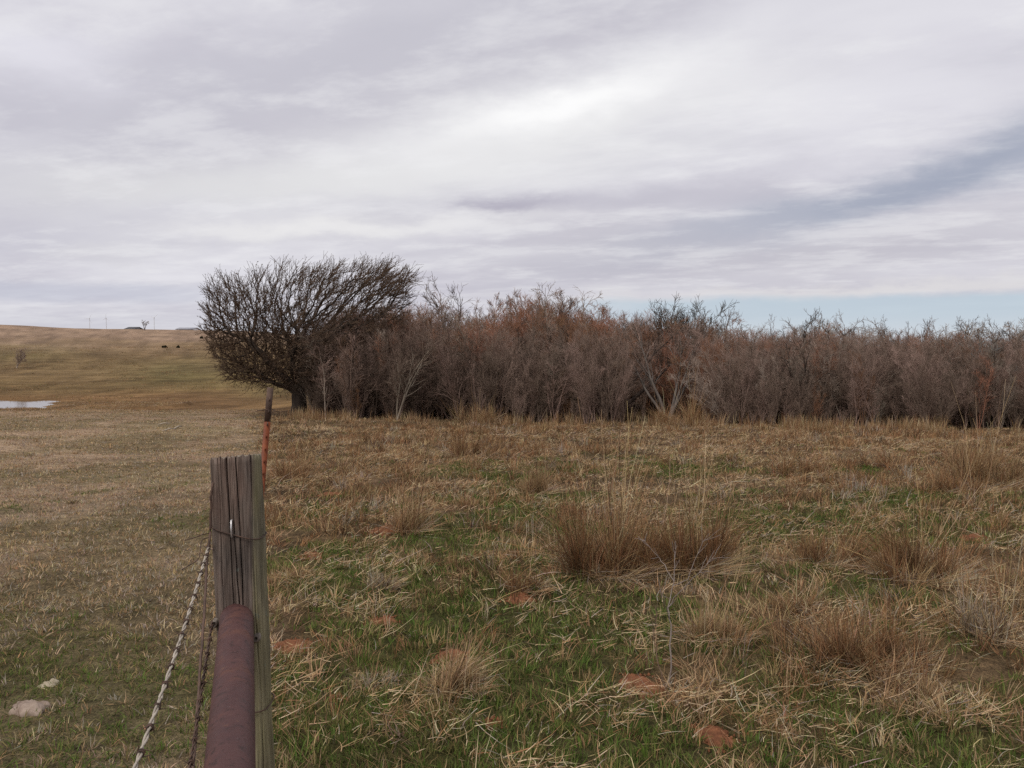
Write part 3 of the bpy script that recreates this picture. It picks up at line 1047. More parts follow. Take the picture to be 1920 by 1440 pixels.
def scatter(name, meshes, pts, rots, scls, idx, label, category):
    """one 'stuff' object: geometry nodes put plain copies of the meshes on the points"""
    me = bpy.data.meshes.new(name)
    pts = np.asarray(pts, np.float32)
    me.vertices.add(len(pts)); me.vertices.foreach_set('co', pts.ravel())
    a = me.attributes.new('rot', 'FLOAT_VECTOR', 'POINT'); a.data.foreach_set('vector', np.asarray(rots, np.float32).ravel())
    a = me.attributes.new('scl', 'FLOAT_VECTOR', 'POINT'); a.data.foreach_set('vector', np.asarray(scls, np.float32).ravel())
    a = me.attributes.new('pick', 'INT', 'POINT'); a.data.foreach_set('value', np.asarray(idx, np.int32))
    o = link(name, me)
    ng = bpy.data.node_groups.new(name, 'GeometryNodeTree')
    ng.interface.new_socket('Geometry', in_out='INPUT', socket_type='NodeSocketGeometry')
    ng.interface.new_socket('Geometry', in_out='OUTPUT', socket_type='NodeSocketGeometry')
    N, L = ng.nodes, ng.links
    gi, go = N.new('NodeGroupInput'), N.new('NodeGroupOutput')
    join = N.new('GeometryNodeJoinGeometry')
    for m_ in reversed(meshes):
        src = bpy.data.objects.new(m_.name, m_)
        oi = N.new('GeometryNodeObjectInfo'); oi.inputs['Object'].default_value = src
        oi.inputs['As Instance'].default_value = False
        g2i = N.new('GeometryNodeGeometryToInstance')
        L.new(oi.outputs['Geometry'], g2i.inputs[0])
        L.new(g2i.outputs[0], join.inputs[0])
    m2p = N.new('GeometryNodeMeshToPoints'); L.new(gi.outputs[0], m2p.inputs['Mesh'])
    iop = N.new('GeometryNodeInstanceOnPoints')

    def attr(nm, ty):
        n = N.new('GeometryNodeInputNamedAttribute'); n.data_type = ty; n.inputs['Name'].default_value = nm
        return n.outputs['Attribute']
    L.new(m2p.outputs[0], iop.inputs['Points'])
    L.new(join.outputs[0], iop.inputs['Instance'])
    iop.inputs['Pick Instance'].default_value = True
    L.new(attr('pick', 'INT'), iop.inputs['Instance Index'])
    L.new(attr('rot', 'FLOAT_VECTOR'), iop.inputs['Rotation'])
    L.new(attr('scl', 'FLOAT_VECTOR'), iop.inputs['Scale'])
    L.new(iop.outputs[0], go.inputs[0])
    md = o.modifiers.new('scatter', 'NODES'); md.node_group = ng
    tag(o, label, category, kind='stuff')
    return o


WHIP = []
for sd_, twig in ((441, M['twig_dark']), (442, M['twig_pale']), (443, M['twig_grey']), (444, M['bark_dark'])):
    polys = fit_height(bare_tree(sd_, 4, stems=1 + sd_ % 2, trunk_frac=0.35, nb=9, spread=0.34, angle=(14, 42), r0=0.034, sub=4, subsub=3, twig_r=0.0062, stem_spread=0.22, up=0.03, bend=0.10, taper_len=0.55), 4.0)
    g = Geo(); tubes(g, polys[0], 4); tubes(g, polys[1], 3)
    WHIP.append(g.mesh('slender_sapling', twig))
allsap = SAP['grey'] + SAP['dark'] + SAP['red'] + SAP['pale'] + WHIP
offs = {'grey': 0, 'dark': len(SAP['grey']), 'red': len(SAP['grey']) + len(SAP['dark']), 'pale': len(SAP['grey']) + len(SAP['dark']) + len(SAP['red'])}
P_, R_, S_, I_ = [], [], [], []
for X, Y, gz, Hs, u, d in [(a, b, c, h * 0.42, u, d) for a, b, c, h, u, d in sapling_spots(330, 0.0, 2.6)] + sapling_spots(300, 0.2, 3.0) + sapling_spots(850, 2.4, 11.0) + sapling_spots(380, 10.0, 20.0):
    kd_ = sap_kind(u, d)
    s = Hs / 4.0
    w = s * rngS.uniform(0.8, 1.3)
    P_.append((X, Y, gz)); R_.append((rngS.normal(0, 0.11), rngS.normal(0, 0.11), rngS.uniform(0, 6.28)) if rngS.random() > 0.05 else (rngS.uniform(0.4, 0.9), rngS.normal(0, 0.2), rngS.uniform(0, 6.28))); S_.append((w, w, s)); I_.append(offs[kd_] + rngS.integers(len(SAP[kd_])))
for X, Y, gz, Hs, u, d in sapling_spots(120, 0.3, 3.5) + sapling_spots(150, 5.0, 15.0):
    hm = EYE + (HORIZON - np.interp(u, ENV[:, 0], ENV[:, 1])) / FPX * Y - gz
    s = (Hs * rngS.uniform(0.9, 1.2) if d < 4 else hm * rngS.uniform(0.88, 1.10)) / 4.0
    P_.append((X, Y, gz)); R_.append((rngS.normal(0, 0.13), rngS.normal(0, 0.13), rngS.uniform(0, 6.28))); S_.append((s, s, s)); I_.append(len(allsap) - 4 + rngS.integers(4))
scatter('thicket_brush', allsap, P_, R_, S_, I_, 'dense mass of bare brown twigs and saplings filling the thicket', 'brush')

# ------------------------------------------------------------------ far things on the slope
def far_things():
    # grey leafless bush low on the far slope
    p = ground_at(31, 690)
    polys = fit_height(bare_tree(501, 3, stems=4, trunk_frac=0.2, nb=10, spread=0.5, angle=(20, 55), r0=0.05, sub=5, subsub=3, twig_r=0.012, stem_spread=0.5, lean=(0.2, 0, 0)), 40 / FPX * p[1])
    place_tree('bare_bush', tree_meshes('bare_bush', polys, M['twig_pale'], M['twig_grey']), p, 0, (1, 1, 1), 'grey leafless bush alone on the grazed slope above the pond')
    # tree on the crest
    p = ground_at(271, 619)
    polys = fit_height(bare_tree(502, 4, stems=2, trunk_frac=0.35, nb=10, spread=0.45, angle=(25, 55), r0=0.14, sub=5, subsub=2, twig_r=0.03, stem_spread=0.25), 21 / FPX * p[1])
    place_tree('crest_tree', tree_meshes('crest_tree', polys, M['bark_grey'], M['twig_grey']), p, 0, (1, 1, 1), 'lone bare tree on the crest of the far pasture beside the low shed')
    # low dark bushes
    mt, nt, N, L, out = new_mat('dark_evergreen')
    b = principled(N, L, out, 0.9, 0.1)
    L.new(nramp(N, L, nnoise(N, L, nmap(N, L), 3.0), [(0.3, (0.012, 0.012, 0.008)), (0.7, (0.04, 0.038, 0.02))]), b.inputs['Base Color'])
    rng = np.random.default_rng(8)
    for u, v, w, hh, lab in [(309, 652, 9, 3.6, 'wider of two low black bushes side by side on the far slope'), (334, 652, 4.5, 3.6, 'narrower of two low black bushes side by side on the far slope'),
                             (378, 635, 5, 3.6, 'small black bush higher up the far slope next to the windswept crown')]:
        p = ground_at(u, v)
        k = p[1] / FPX
        n = 420
        d = norm(rng.normal(0, 1, (n, 3))); d[:, 2] = np.abs(d[:, 2])
        rr = rng.uniform(0.55, 1.0, (n, 1)) * (1 + 0.25 * np.sin(d[:, :1] * 7))
        c = d * rr * np.array([w * k / 2, w * k / 2, hh * k])
        g = Geo()
        a1, a2 = norm(rng.normal(0, 1, (n, 3))) * k * 1.6, norm(rng.normal(0, 1, (n, 3))) * k * 1.1
        g.add(np.stack([c - a1, c + a2, c + a1, c - a2], 1).reshape(-1, 3), [np.arange(n * 4).reshape(-1, 4)])
        o = link('low_bush', g.mesh('low_bush', mt), None, p)
        tag(o, lab, 'bush', 'low dark bushes on the far slope')


far_things()


def box(geo, c, s, col=None, taper=1.0):
    x, y, z = s[0] / 2, s[1] / 2, s[2] / 2
    v = np.array([[-x, -y, -z], [x, -y, -z], [x, y, -z], [-x, y, -z], [-x * taper, -y * taper, z], [x * taper, -y * taper, z], [x * taper, y * taper, z], [-x * taper, y * taper, z]]) + np.array(c)
    geo.add(v, [[[0, 3, 2, 1], [4, 5, 6, 7], [0, 1, 5, 4], [1, 2, 6, 5], [2, 3, 7, 6], [3, 0, 4, 7]]], col)


def flat_mat(name, c1, c2, scale=4.0, rough=0.7, metal=0.0, spec=0.3):
    mt, nt, N, L, out = new_mat(name)
    b = principled(N, L, out, rough, spec)
    b.inputs['Metallic'].default_value = metal
    n = nnoise(N, L, nmap(N, L), scale, 5, 0.6)
    L.new(nramp(N, L, n, [(0.3, c1), (0.7, c2)]), b.inputs['Base Color'])
    return mt


def far_buildings():
    wallm = flat_mat('grey_shed_siding', (0.20, 0.20, 0.22), (0.30, 0.30, 0.33), 0.5)  # shed and barn tones are lightened, with distance haze in the colour
    roofm = flat_mat('pale_metal_roof', (0.62, 0.62, 0.64), (0.76, 0.76, 0.78), 0.3, 0.5)
    darkm = flat_mat('dark_opening', (0.05, 0.05, 0.055), (0.08, 0.08, 0.085), 0.5)
    Y = 380.0
    for name, u0, u1, vt, vb, lab in [('farm_shed', 243, 260, 613.8, 621, 'low grey shed on the crest left of the lone bare tree'),
                                      ('long_barn', 338, 368, 615.0, 621, 'long low pale barn on the crest near the windswept tree')]:
        a, b_ = at(u0, vt, Y), at(u1, vt, Y)
        w = b_[0] - a[0]
        zt = a[2]
        cx = (a[0] + b_[0]) / 2
        gz = min(h1(cx, Y), h1(a[0], Y), h1(b_[0], Y)) - 0.5
        d = 9.0
        root = bpy.data.objects.new(name, None); COL.objects.link(root)
        root.location = (cx, Y, gz)
        H = zt - gz
        eave = H - (0.9 if name == 'farm_shed' else 0.7)
        g = Geo(); box(g, (0, 0, eave / 2), (w, d, eave))
        g.add([[-w / 2, -d / 2, eave], [-w / 2, d / 2, eave], [-w / 2, 0, H - 0.06], [w / 2, -d / 2, eave], [w / 2, d / 2, eave], [w / 2, 0, H - 0.06]], [[[0, 2, 1], [3, 4, 5]]])
        link('wall', g.mesh('wall', wallm if name == 'farm_shed' else roofm), root)
        g = Geo()
        o_ = 0.4
        v = np.array([[-w / 2 - o_, -d / 2 - o_, eave - 0.05], [w / 2 + o_, -d / 2 - o_, eave - 0.05], [w / 2 + o_, 0, H], [-w / 2 - o_, 0, H], [-w / 2 - o_, d / 2 + o_, eave - 0.05], [w / 2 + o_, d / 2 + o_, eave - 0.05]])
        v = np.concatenate([v, v + [0, 0, 0.18]])
        g.add(v, [[[0, 1, 2, 3], [3, 2, 5, 4], [6, 9, 8, 7], [9, 10, 11, 8], [0, 6, 7, 1], [4, 5, 11, 10], [0, 3, 9, 6], [3, 4, 10, 9], [1, 7, 8, 2], [2, 8, 11, 5]]])
        link('roof', g.mesh('roof', wallm if name != 'farm_shed' else darkm), root)
        n_open = 2 if name == 'farm_shed' else 3
        for i in range(n_open):
            g = Geo(); box(g, (-w / 2 + w * (i + 0.5) / n_open, -d / 2 - 0.03, eave * 0.42), (w / n_open * 0.3, 0.1, eave * 0.75))
            link('door', g.mesh('door', darkm), root)
        tag(root, lab, 'barn' if name == 'long_barn' else 'shed')
    # wind turbines far behind the crest
    tm = flat_mat('hazed_turbine_paint', (0.60, 0.60, 0.62), (0.66, 0.66, 0.68), 0.2, 0.5)  # pale bluish grey: distance haze is put into the paint colour
    Yt = 5200.0
    for u, vh, a0, lab in [(168, 598, 0.5, 'first faint wind turbine on the left horizon'), (199, 597, 0.1, 'second faint wind turbine, left of the low shed'),
                           (289, 596, 0.9, 'third faint wind turbine, just right of the lone bare tree')]:
        p = at(u, vh, Yt)
        gz = h1(p[0], p[1])
        H = p[2] - gz
        root = bpy.data.objects.new('wind_turbine', None); COL.objects.link(root)
        root.location = (p[0], p[1], gz)
        g = Geo(); tubes(g, [(np.array([[0, 0, 0], [0, 0, H / 2], [0, 0, H]]), np.array([2.2, 1.8, 1.3]))], 8)
        link('tower', g.mesh('tower', tm, True), root)
        g = Geo(); box(g, (0, -1, H + 1), (3, 8, 3))
        link('nacelle', g.mesh('nacelle', tm), root)
        for i in range(3):
            a = a0 + i * 2 * math.pi / 3
            d = np.array([math.sin(a), 0, math.cos(a)])
            hub = np.array([0, -6, H + 1])
            g = Geo(); tubes(g, [(np.array([hub, hub + d * 8, hub + d * 30]), np.array([0.7, 0.8, 0.2]))], 6)
            link('blade', g.mesh('blade', tm, True), root)
        tag(root, lab, 'wind turbine', 'wind turbines on the horizon')


far_buildings()

# ------------------------------------------------------------------ red dirt mounds thrown up by burrowing animals
MOUNDS = [(724, 996, 78, 'flat red dirt mound below the thin tall stalk clump'), (545, 1213, 85, 'red dirt mound partly under straw beside the wooden post'),
          (722, 1168, 62, 'small smooth red dirt mound on the green patch right of the post'), (850, 1232, 95, 'red dirt mound half hidden by upright straw'),
          (978, 1127, 66, 'red dirt mound at the foot of the small brown tuft'), (1206, 1293, 92, 'bright red dirt mound at the foot of the forked grey weed'),
          (1340, 1388, 105, 'largest red dirt mound, crossed by pale straws, near the bottom edge'), (634, 1312, 30, 'tiny bright red dirt mound in green grass near the post'),
          (926, 1363, 44, 'small dark red dirt mound near the bottom edge'), (1822, 1009, 60, 'thin red dirt streak in the grass toward the right edge'),
          (618, 928, 46, 'small red dirt mound farther off behind the post'), (585, 1043, 50, 'reddish dirt mound between straw and green grass right of the post')]


def mound(u, v, wpx, lab, seed):
    p = ground_at(u, v)
    k = p[1] / FPX
    R = wpx * k / 2 * 1.0
    n, m_ = 48, 16
    a = np.linspace(0, 2 * math.pi, n + 1)[:-1]
    V = []
    for i in range(m_ + 1):
        s = i / m_
        w = 1 + 0.9 * (vnoise(np.cos(a) * 1.5 + 9, np.sin(a) * 1.5 + 9, seed) - 0.5) + 0.55 * (vnoise(np.cos(a) * 4 + 9, np.sin(a) * 4 + 9, seed + 1) - 0.5)
        x, y = p[0] + R * s * w * np.cos(a), p[1] + R * 1.25 * s * w * np.sin(a)
        z = height(x, y) + 0.024 * math.cos(s * math.pi / 2) ** 1.2 * min(1, R / 0.15) + 0.003 - 0.06 * max(0, s - 0.75) / 0.25 + 0.03 * (fbm(x / 0.07, y / 0.07, seed, 3) - 0.5) * (1 if s < 0.95 else 0)
        V.append(np.stack([x, y, z], -1))
    V = np.concatenate(V) - p
    j = np.arange(n)
    q = np.concatenate([np.stack([i * n + j, i * n + (j + 1) % n, (i + 1) * n + (j + 1) % n, (i + 1) * n + j], -1) for i in range(m_)])
    rg = np.random.default_rng(seed)
    g = Geo(); g.add(V, [q[:, ::-1]])
    oct_v = np.array([[1, 0, 0], [-1, 0, 0], [0, 1, 0], [0, -1, 0], [0, 0, 1], [0, 0, -1]], float)
    oct_f = np.array([[0, 2, 4], [2, 1, 4], [1, 3, 4], [3, 0, 4], [2, 0, 5], [1, 2, 5], [3, 1, 5], [0, 3, 5]])
    for _ in range(46):
        aa, rr = rg.uniform(0, 2 * math.pi), R * rg.uniform(0.3, 1.35)
        cx_, cy_ = p[0] + rr * math.cos(aa), p[1] + 1.25 * rr * math.sin(aa)
        sz = rg.uniform(0.004, 0.014)
        g.add(oct_v * sz * rg.uniform(0.6, 1.3, (6, 3)) + np.array([cx_, cy_, h1(cx_, cy_) + 0.3 * sz + 0.02 * max(0, 1 - rr / R)]) - p, [oct_f])
    o = link('dirt_mound', g.mesh('dirt_mound', M['dirt'], True), None, p)
    tag(o, lab, 'dirt mound', 'red dirt mounds in the grass')
    return p, R


MPOS = np.array([[*mound(u, v, w, lab, 700 + i)[0][:2], w * ground_at(u, v)[1] / FPX / 2] for i, (u, v, w, lab) in enumerate(MOUNDS)])

for u_, v_, r_ in ((55, 1326, 0.085), (92, 1285, 0.04), (1268, 1325, 0.02)):
    q_ = ground_at(u_, v_)
    MPOS = np.concatenate([MPOS, [[q_[0], q_[1], r_]]])

# ------------------------------------------------------------------ grass
PAL = {
    'pale': (0.56, 0.440, 0.275), 'straw': (0.445, 0.315, 0.175), 'tan': (0.330, 0.210, 0.112), 'rust': (0.265, 0.140, 0.068), 'pink': (0.360, 0.255, 0.180),
    'grey': (0.340, 0.285, 0.225), 'green': (0.085, 0.128, 0.028), 'lime': (0.135, 0.168, 0.046), 'olive': (0.175, 0.150, 0.060), 'brown': (0.125, 0.078, 0.044),
}


def tones(rng, n, weights):
    keys = list(weights)
    w = np.array([weights[k] for k in keys], float)
    i = rng.choice(len(keys), n, p=w / w.sum())
    c = np.array([PAL[k] for k in keys])[i]
    return np.clip(c * rng.uniform(0.72, 1.28, (n, 1)) * rng.normal(1, 0.05, (n, 3)), 0.01, 0.7)


def sample_field(rng, n, y0, y1, fall=1.3, tmax=0.62, tmin=None):
    """points in the view wedge, density falling as distance^-fall beyond 3.4 m"""
    ys = np.linspace(y0, y1, 400)
    pdf = ys * np.maximum(ys / 3.4, 1) ** -fall
    cdf = np.cumsum(pdf); cdf /= cdf[-1]
    y = np.interp(rng.random(n), cdf, ys)
    x = rng.uniform((-tmax if tmin is None else tmin) - 0.25 / y, tmax + 0.25 / y) * y
    return x, y


def off_mounds(x, y, keep, rng):
    ok = np.ones(len(x), bool)
    for mx, my, r in MPOS:
        d = ((x - mx) / r) ** 2 + ((y - my) / (r * 1.25)) ** 2
        ok &= (d > 0.75) | (rng.random(len(x)) < keep)
    return ok


def add_blades(geo, rng, x, y, col, length, width, lean, curve, nseg=2, head=None):
    n = len(x)
    P = np.stack([x, y, height(x, y) - 0.008], -1)
    if head is None: head = rng.uniform(0, 2 * math.pi, n)
    grow = np.maximum(y / 5, 0.8) ** 0.62
    blades(geo, P, head, lean, length, width * grow, curve, col, nseg, rng.normal(0, 0.5, n))


def tufted(geo, rng, cx, cy, nb, rad, length, width, lean, curve, tone_of, nseg=2, lay=0.4, dz=0.0):
    """tufts at (cx, cy): NB blades each, spread RAD, fanning outward and laid over in one direction per tuft"""
    T = len(cx)
    cnt = np.maximum(rng.poisson(nb, T), 2)
    k = np.repeat(np.arange(T), cnt)
    n = len(k)
    size = rng.uniform(0.65, 1.35, T)
    grow = np.maximum(cy / 5, 0.85)
    sp = (grow ** 0.45)[k]
    a = rng.uniform(0, 2 * math.pi, n)
    r = np.abs(rng.normal(0, 1, n)) * rad * sp
    x, y = cx[k] + r * np.cos(a), cy[k] + r * np.sin(a)
    ld, ls = rng.uniform(0, 2 * math.pi, T)[k], (np.abs(rng.normal(0, 1, T)) * lay)[k]
    th = rng.uniform(lean[0], lean[1], n) * (0.5 + 0.5 * np.minimum(r / (rad * sp), 1.6))
    hx, hy = np.sin(th) * np.cos(a) + ls * np.cos(ld), np.sin(th) * np.sin(a) + ls * np.sin(ld)
    ln = np.minimum(np.arctan2(np.hypot(hx, hy), np.cos(th)), 1.5)
    hd = np.arctan2(hy, hx) + rng.normal(0, 0.25, n)
    L = rng.uniform(length[0], length[1], n) * size[k]
    P = np.stack([x, y, height(x, y) + dz], -1)
    W = rng.uniform(width[0], width[1], n) * (grow ** 0.62)[k]
    blades(geo, P, hd, ln, L, W, rng.uniform(curve[0], curve[1], n), tone_of(k, n), nseg, rng.normal(0, 0.5, n), rng.normal(0, 0.7, n))
    return n


def tuft_tones(rng, T, weights, k, n, own=0.65):
    """most blades take their tuft's tone, the rest their own"""
    a = tones(rng, T, weights)[k]
    b = tones(rng, n, weights)
    return np.where((rng.random(n) < own)[:, None], a * rng.uniform(0.75, 1.25, (n, 1)), b)


def build_grass():
    rng = np.random.default_rng(21)
    counts = []
    # green turf in the ungrazed field
    x, y = sample_field(rng, 30000, 2.6, 34, 1.45, 0.62, -0.29)
    g_ = green_mask(x, y)
    ok = (side(x, y) > -0.05) & (rng.random(len(x)) < 0.05 + 0.95 * smooth(0.2, 0.6, g_)) & (y < thicket_front(x) + 0.5) & off_mounds(x, y, 0.05, rng)
    x, y = x[ok], y[ok]
    geo = Geo()
    counts.append(tufted(geo, rng, x, y, 10, 0.036, (0.03, 0.085), (0.0040, 0.0072), (0.1, 1.0), (0.1, 0.9), lambda k, n: tuft_tones(rng, len(x), {'green': 4, 'lime': 2.2, 'olive': 3.0, 'tan': 0.8}, k, n)))
    tag(link('green_grass', geo.mesh('green_grass', M['blade'])), 'short fresh green grass growing in patches between the dry straw', 'grass', kind='stuff')
    # dry grass
    x, y = sample_field(rng, 18000, 2.6, 40, 1.25, 0.62, -0.30)
    g_ = green_mask(x, y)
    cl = fbm(x / 0.45, y / 0.45, 61, 3)
    ok = (side(x, y) > -0.1 + rng.normal(0, 0.1, len(x))) & (rng.random(len(x)) < (1 - 0.70 * smooth(0.25, 0.7, g_)) * (0.25 + 1.0 * smooth(0.35, 0.6, cl))) & (y < thicket_front(x) + 1.5) & off_mounds(x, y, 0.05, rng)
    x, y = x[ok], y[ok]
    tallf = smooth(0.46, 0.66, fbm(x / 1.0, y / 1.0, 66, 3))
    rustf = smooth(0.41, 0.58, fbm(x / 1.5, y / 1.5, 71, 3))
    pick = rng.random(len(x))
    geo = Geo()
    for sel, wts, ln, lay in [((pick < 0.40) & (rustf < 0.5), {'straw': 3, 'tan': 3, 'pale': 1.4, 'grey': 1.5, 'brown': 0.9}, (0.05, 0.14), 1.4),
                              ((pick >= 0.40) & (rustf < 0.5), {'tan': 4, 'straw': 2.5, 'pale': 0.6, 'olive': 1.0, 'brown': 1.5}, (0.06, 0.17), 1.1),
                              ((rustf >= 0.5), {'rust': 3, 'tan': 4, 'straw': 2, 'brown': 2.2}, (0.06, 0.18), 1.0)]:
        xs, ys, tf = x[sel], y[sel], tallf[sel]
        for t0, mul in ((tf < 0.5, 0.9), (tf >= 0.5, 1.3)):
            X, Y = xs[t0], ys[t0]
            if not len(X): continue
            counts.append(tufted(geo, rng, X, Y, 11, 0.045, (ln[0] * mul, ln[1] * mul), (0.0034, 0.0060), (0.05, 0.9), (0.0, 1.0), lambda k, n: tuft_tones(rng, len(X), wts, k, n, 0.5), 2, lay / mul ** 0.5))
    # loose bunches among it
    x, y = sample_field(rng, 1900, 4.5, 33, 0.75, 0.62, -0.29)
    ok = (side(x, y) > 0.15) & (y < thicket_front(x) - 0.3) & (fbm(x / 1.7, y / 1.7, 105, 3) > 0.50) & off_mounds(x, y, 0.0, rng)
    x, y = x[ok], y[ok]
    pick = rng.random(len(x))
    for sel, wts in [(pick < 0.62, {'rust': 5, 'tan': 2, 'brown': 3, 'straw': 0.6}), ((pick >= 0.62) & (pick < 0.82), {'tan': 3, 'straw': 2, 'brown': 1.2, 'rust': 1}), (pick >= 0.82, {'grey': 3, 'straw': 1, 'brown': 2})]:
        X, Y = x[sel], y[sel]
        counts.append(tufted(geo, rng, X, Y, 44, 0.062, (0.06, 0.27), (0.0032, 0.0056), (0.05, 0.85), (-0.2, 1.0), lambda k, n: tuft_tones(rng, len(X), wts, k, n, 0.4), 3, 0.3))
    tag(link('dry_grass', geo.mesh('dry_grass', M['blade'])), 'tan and rusty dry winter grass covering the ungrazed field', 'grass', kind='stuff')
    # fallen straw, matted in drifts
    x, y = sample_field(rng, 150000, 2.6, 32, 1.3, 0.62, -0.29)
    st = fbm(x / 0.7, y / 0.7, 81, 4)
    g_ = green_mask(x, y)
    ok = (side(x, y) > 0.02) & (rng.random(len(x)) < 0.05 + 0.95 * smooth(0.44, 0.62, st) * (1 - 0.75 * g_)) & (y < thicket_front(x) - 0.5) & off_mounds(x, y, 0.14, rng)
    x, y, st = x[ok], y[ok], st[ok]; n = len(x)
    geo = Geo()
    P = np.stack([x, y, height(x, y) + rng.uniform(0.0, 0.035, n) + 0.07 * smooth(0.5, 0.7, st) * rng.random(n)], -1)
    drift = fbm(x / 1.3, y / 1.3, 88, 2) * 9.0
    hd = drift + rng.normal(0, 0.9, n) + math.pi * rng.integers(0, 2, n)
    blades(geo, P, hd, rng.uniform(0.95, 1.58, n), rng.uniform(0.04, 0.15, n) * (1 + 1.5 * (rng.random(n) < 0.07)), rng.uniform(0.0028, 0.0054, n) * np.maximum(y / 6, 0.85) ** 0.5, rng.normal(0.05, 0.4, n),
           tones(rng, n, {'pale': 3.2, 'straw': 4, 'grey': 2, 'tan': 3.5, 'rust': 1.4}), 3, rng.normal(0.6, 0.5, n), rng.normal(0, 0.9, n))
    counts.append(n)
    tag(link('fallen_straw', geo.mesh('fallen_straw', M['stalk'])), 'pale fallen straw stalks lying crosswise over the grass', 'straw', kind='stuff')
    # grazed pasture on the other side of the fence
    x, y = sample_field(rng, 27000, 2.6, 62, 1.3, -0.27, -0.62)
    ok = (side(x, y) < 0.04) & (height(x, y) > POND_Z + 0.03) & off_mounds(x, y, 0.08, rng)
    x, y = x[ok], y[ok]
    g_ = green_mask(x, y)
    pk = smooth(0.38, 0.62, fbm(x / 1.6, y / 3.2, 44, 4))
    r = rng.random(len(x))
    isg = r < smooth(0.2, 0.75, g_) * 0.85
    geo = Geo()
    for sel, wts in [(isg, {'green': 3, 'olive': 3, 'lime': 0.8, 'tan': 0.6}), (~isg & (rng.random(len(x)) < pk), {'pink': 4, 'straw': 2.4, 'tan': 1.2, 'grey': 2.2, 'brown': 0.2, 'pale': 0.8}),
                     ]:
        X, Y = x[sel], y[sel]
        counts.append(tufted(geo, rng, X, Y, 7, 0.04, (0.022, 0.062), (0.0034, 0.0060), (0.3, 1.25), (0.1, 1.2), lambda k, n: tuft_tones(rng, len(X), wts, k, n, 0.55), 2, 0.55))
    sel = ~isg & ~(rng.random(len(x)) < pk)
    X, Y = x[sel], y[sel]
    counts.append(tufted(geo, rng, X, Y, 7, 0.04, (0.022, 0.066), (0.0034, 0.0060), (0.3, 1.25), (0.1, 1.2), lambda k, n: tuft_tones(rng, len(X), {'olive': 2.0, 'straw': 3.0, 'tan': 1.6, 'grey': 2.8, 'brown': 0.25, 'pale': 0.8}, k, n, 0.55), 2, 0.55))
    # odd taller tufts the cattle left
    x, y = sample_field(rng, 420, 3.0, 45, 0.8, -0.30, -0.62)
    ok = (side(x, y) < -0.1) & (fbm(x / 2.5, y / 2.5, 111, 3) > 0.47)
    X, Y = x[ok], y[ok]
    counts.append(tufted(geo, rng, X, Y, 22, 0.05, (0.04, 0.13), (0.0032, 0.0058), (0.1, 1.0), (0.1, 1.0), lambda k, n: tuft_tones(rng, len(X), {'olive': 2, 'straw': 3, 'tan': 2, 'grey': 2, 'brown': 1}, k, n, 0.6), 2, 0.4))
    # tussocks on the slope beyond the draw
    y = rng.uniform(44, 165, 6500); x = y * rng.uniform(-0.62, -0.2, len(y))
    ok = (height(x, y) > POND_Z + 0.05) & (fbm(x / 4, y / 9, 97, 3) > 0.45)
    X, Y = x[ok], y[ok]
    counts.append(tufted(geo, rng, X, Y, 6, 0.09, (0.06, 0.20), (0.0040, 0.0070), (0.2, 1.3), (0.1, 0.8), lambda k, n: tuft_tones(rng, len(X), {'olive': 2, 'tan': 3, 'brown': 3, 'rust': 2, 'straw': 0.7}, k, n, 0.7), 2, 0.8))
    tag(link('pasture_grass', geo.mesh('pasture_grass', M['blade'])), 'short grazed grey-tan pasture grass on the far side of the fence', 'grass', kind='stuff')
    # tall grass at the foot of the thicket
    nt_ = 2600
    u = rng.uniform(520, 2000, nt_)
    t = (u - 960) / FPX
    yy = 35.4 / (1 + 0.392 * t) + rng.normal(-0.9, 1.1, nt_)
    xx = t * yy
    ok = fbm(xx / 1.1, yy / 1.1, 91, 3) > 0.55
    X, Y = xx[ok], yy[ok]
    geo = Geo()
    counts.append(tufted(geo, rng, X, Y, 9, 0.035, (0.18, 0.55), (0.0028, 0.0044), (0.05, 0.5), (0.0, 0.6), lambda k, n: tuft_tones(rng, len(X), {'straw': 2.5, 'tan': 4, 'rust': 2.0, 'pale': 0.8}, k, n, 0.5), 3, 0.15))
    tag(link('edge_grass', geo.mesh('edge_grass', M['blade'])), 'tall tan grass standing along the foot of the thicket', 'grass', kind='stuff')
    print('BLADES', counts, sum(counts))


build_grass()

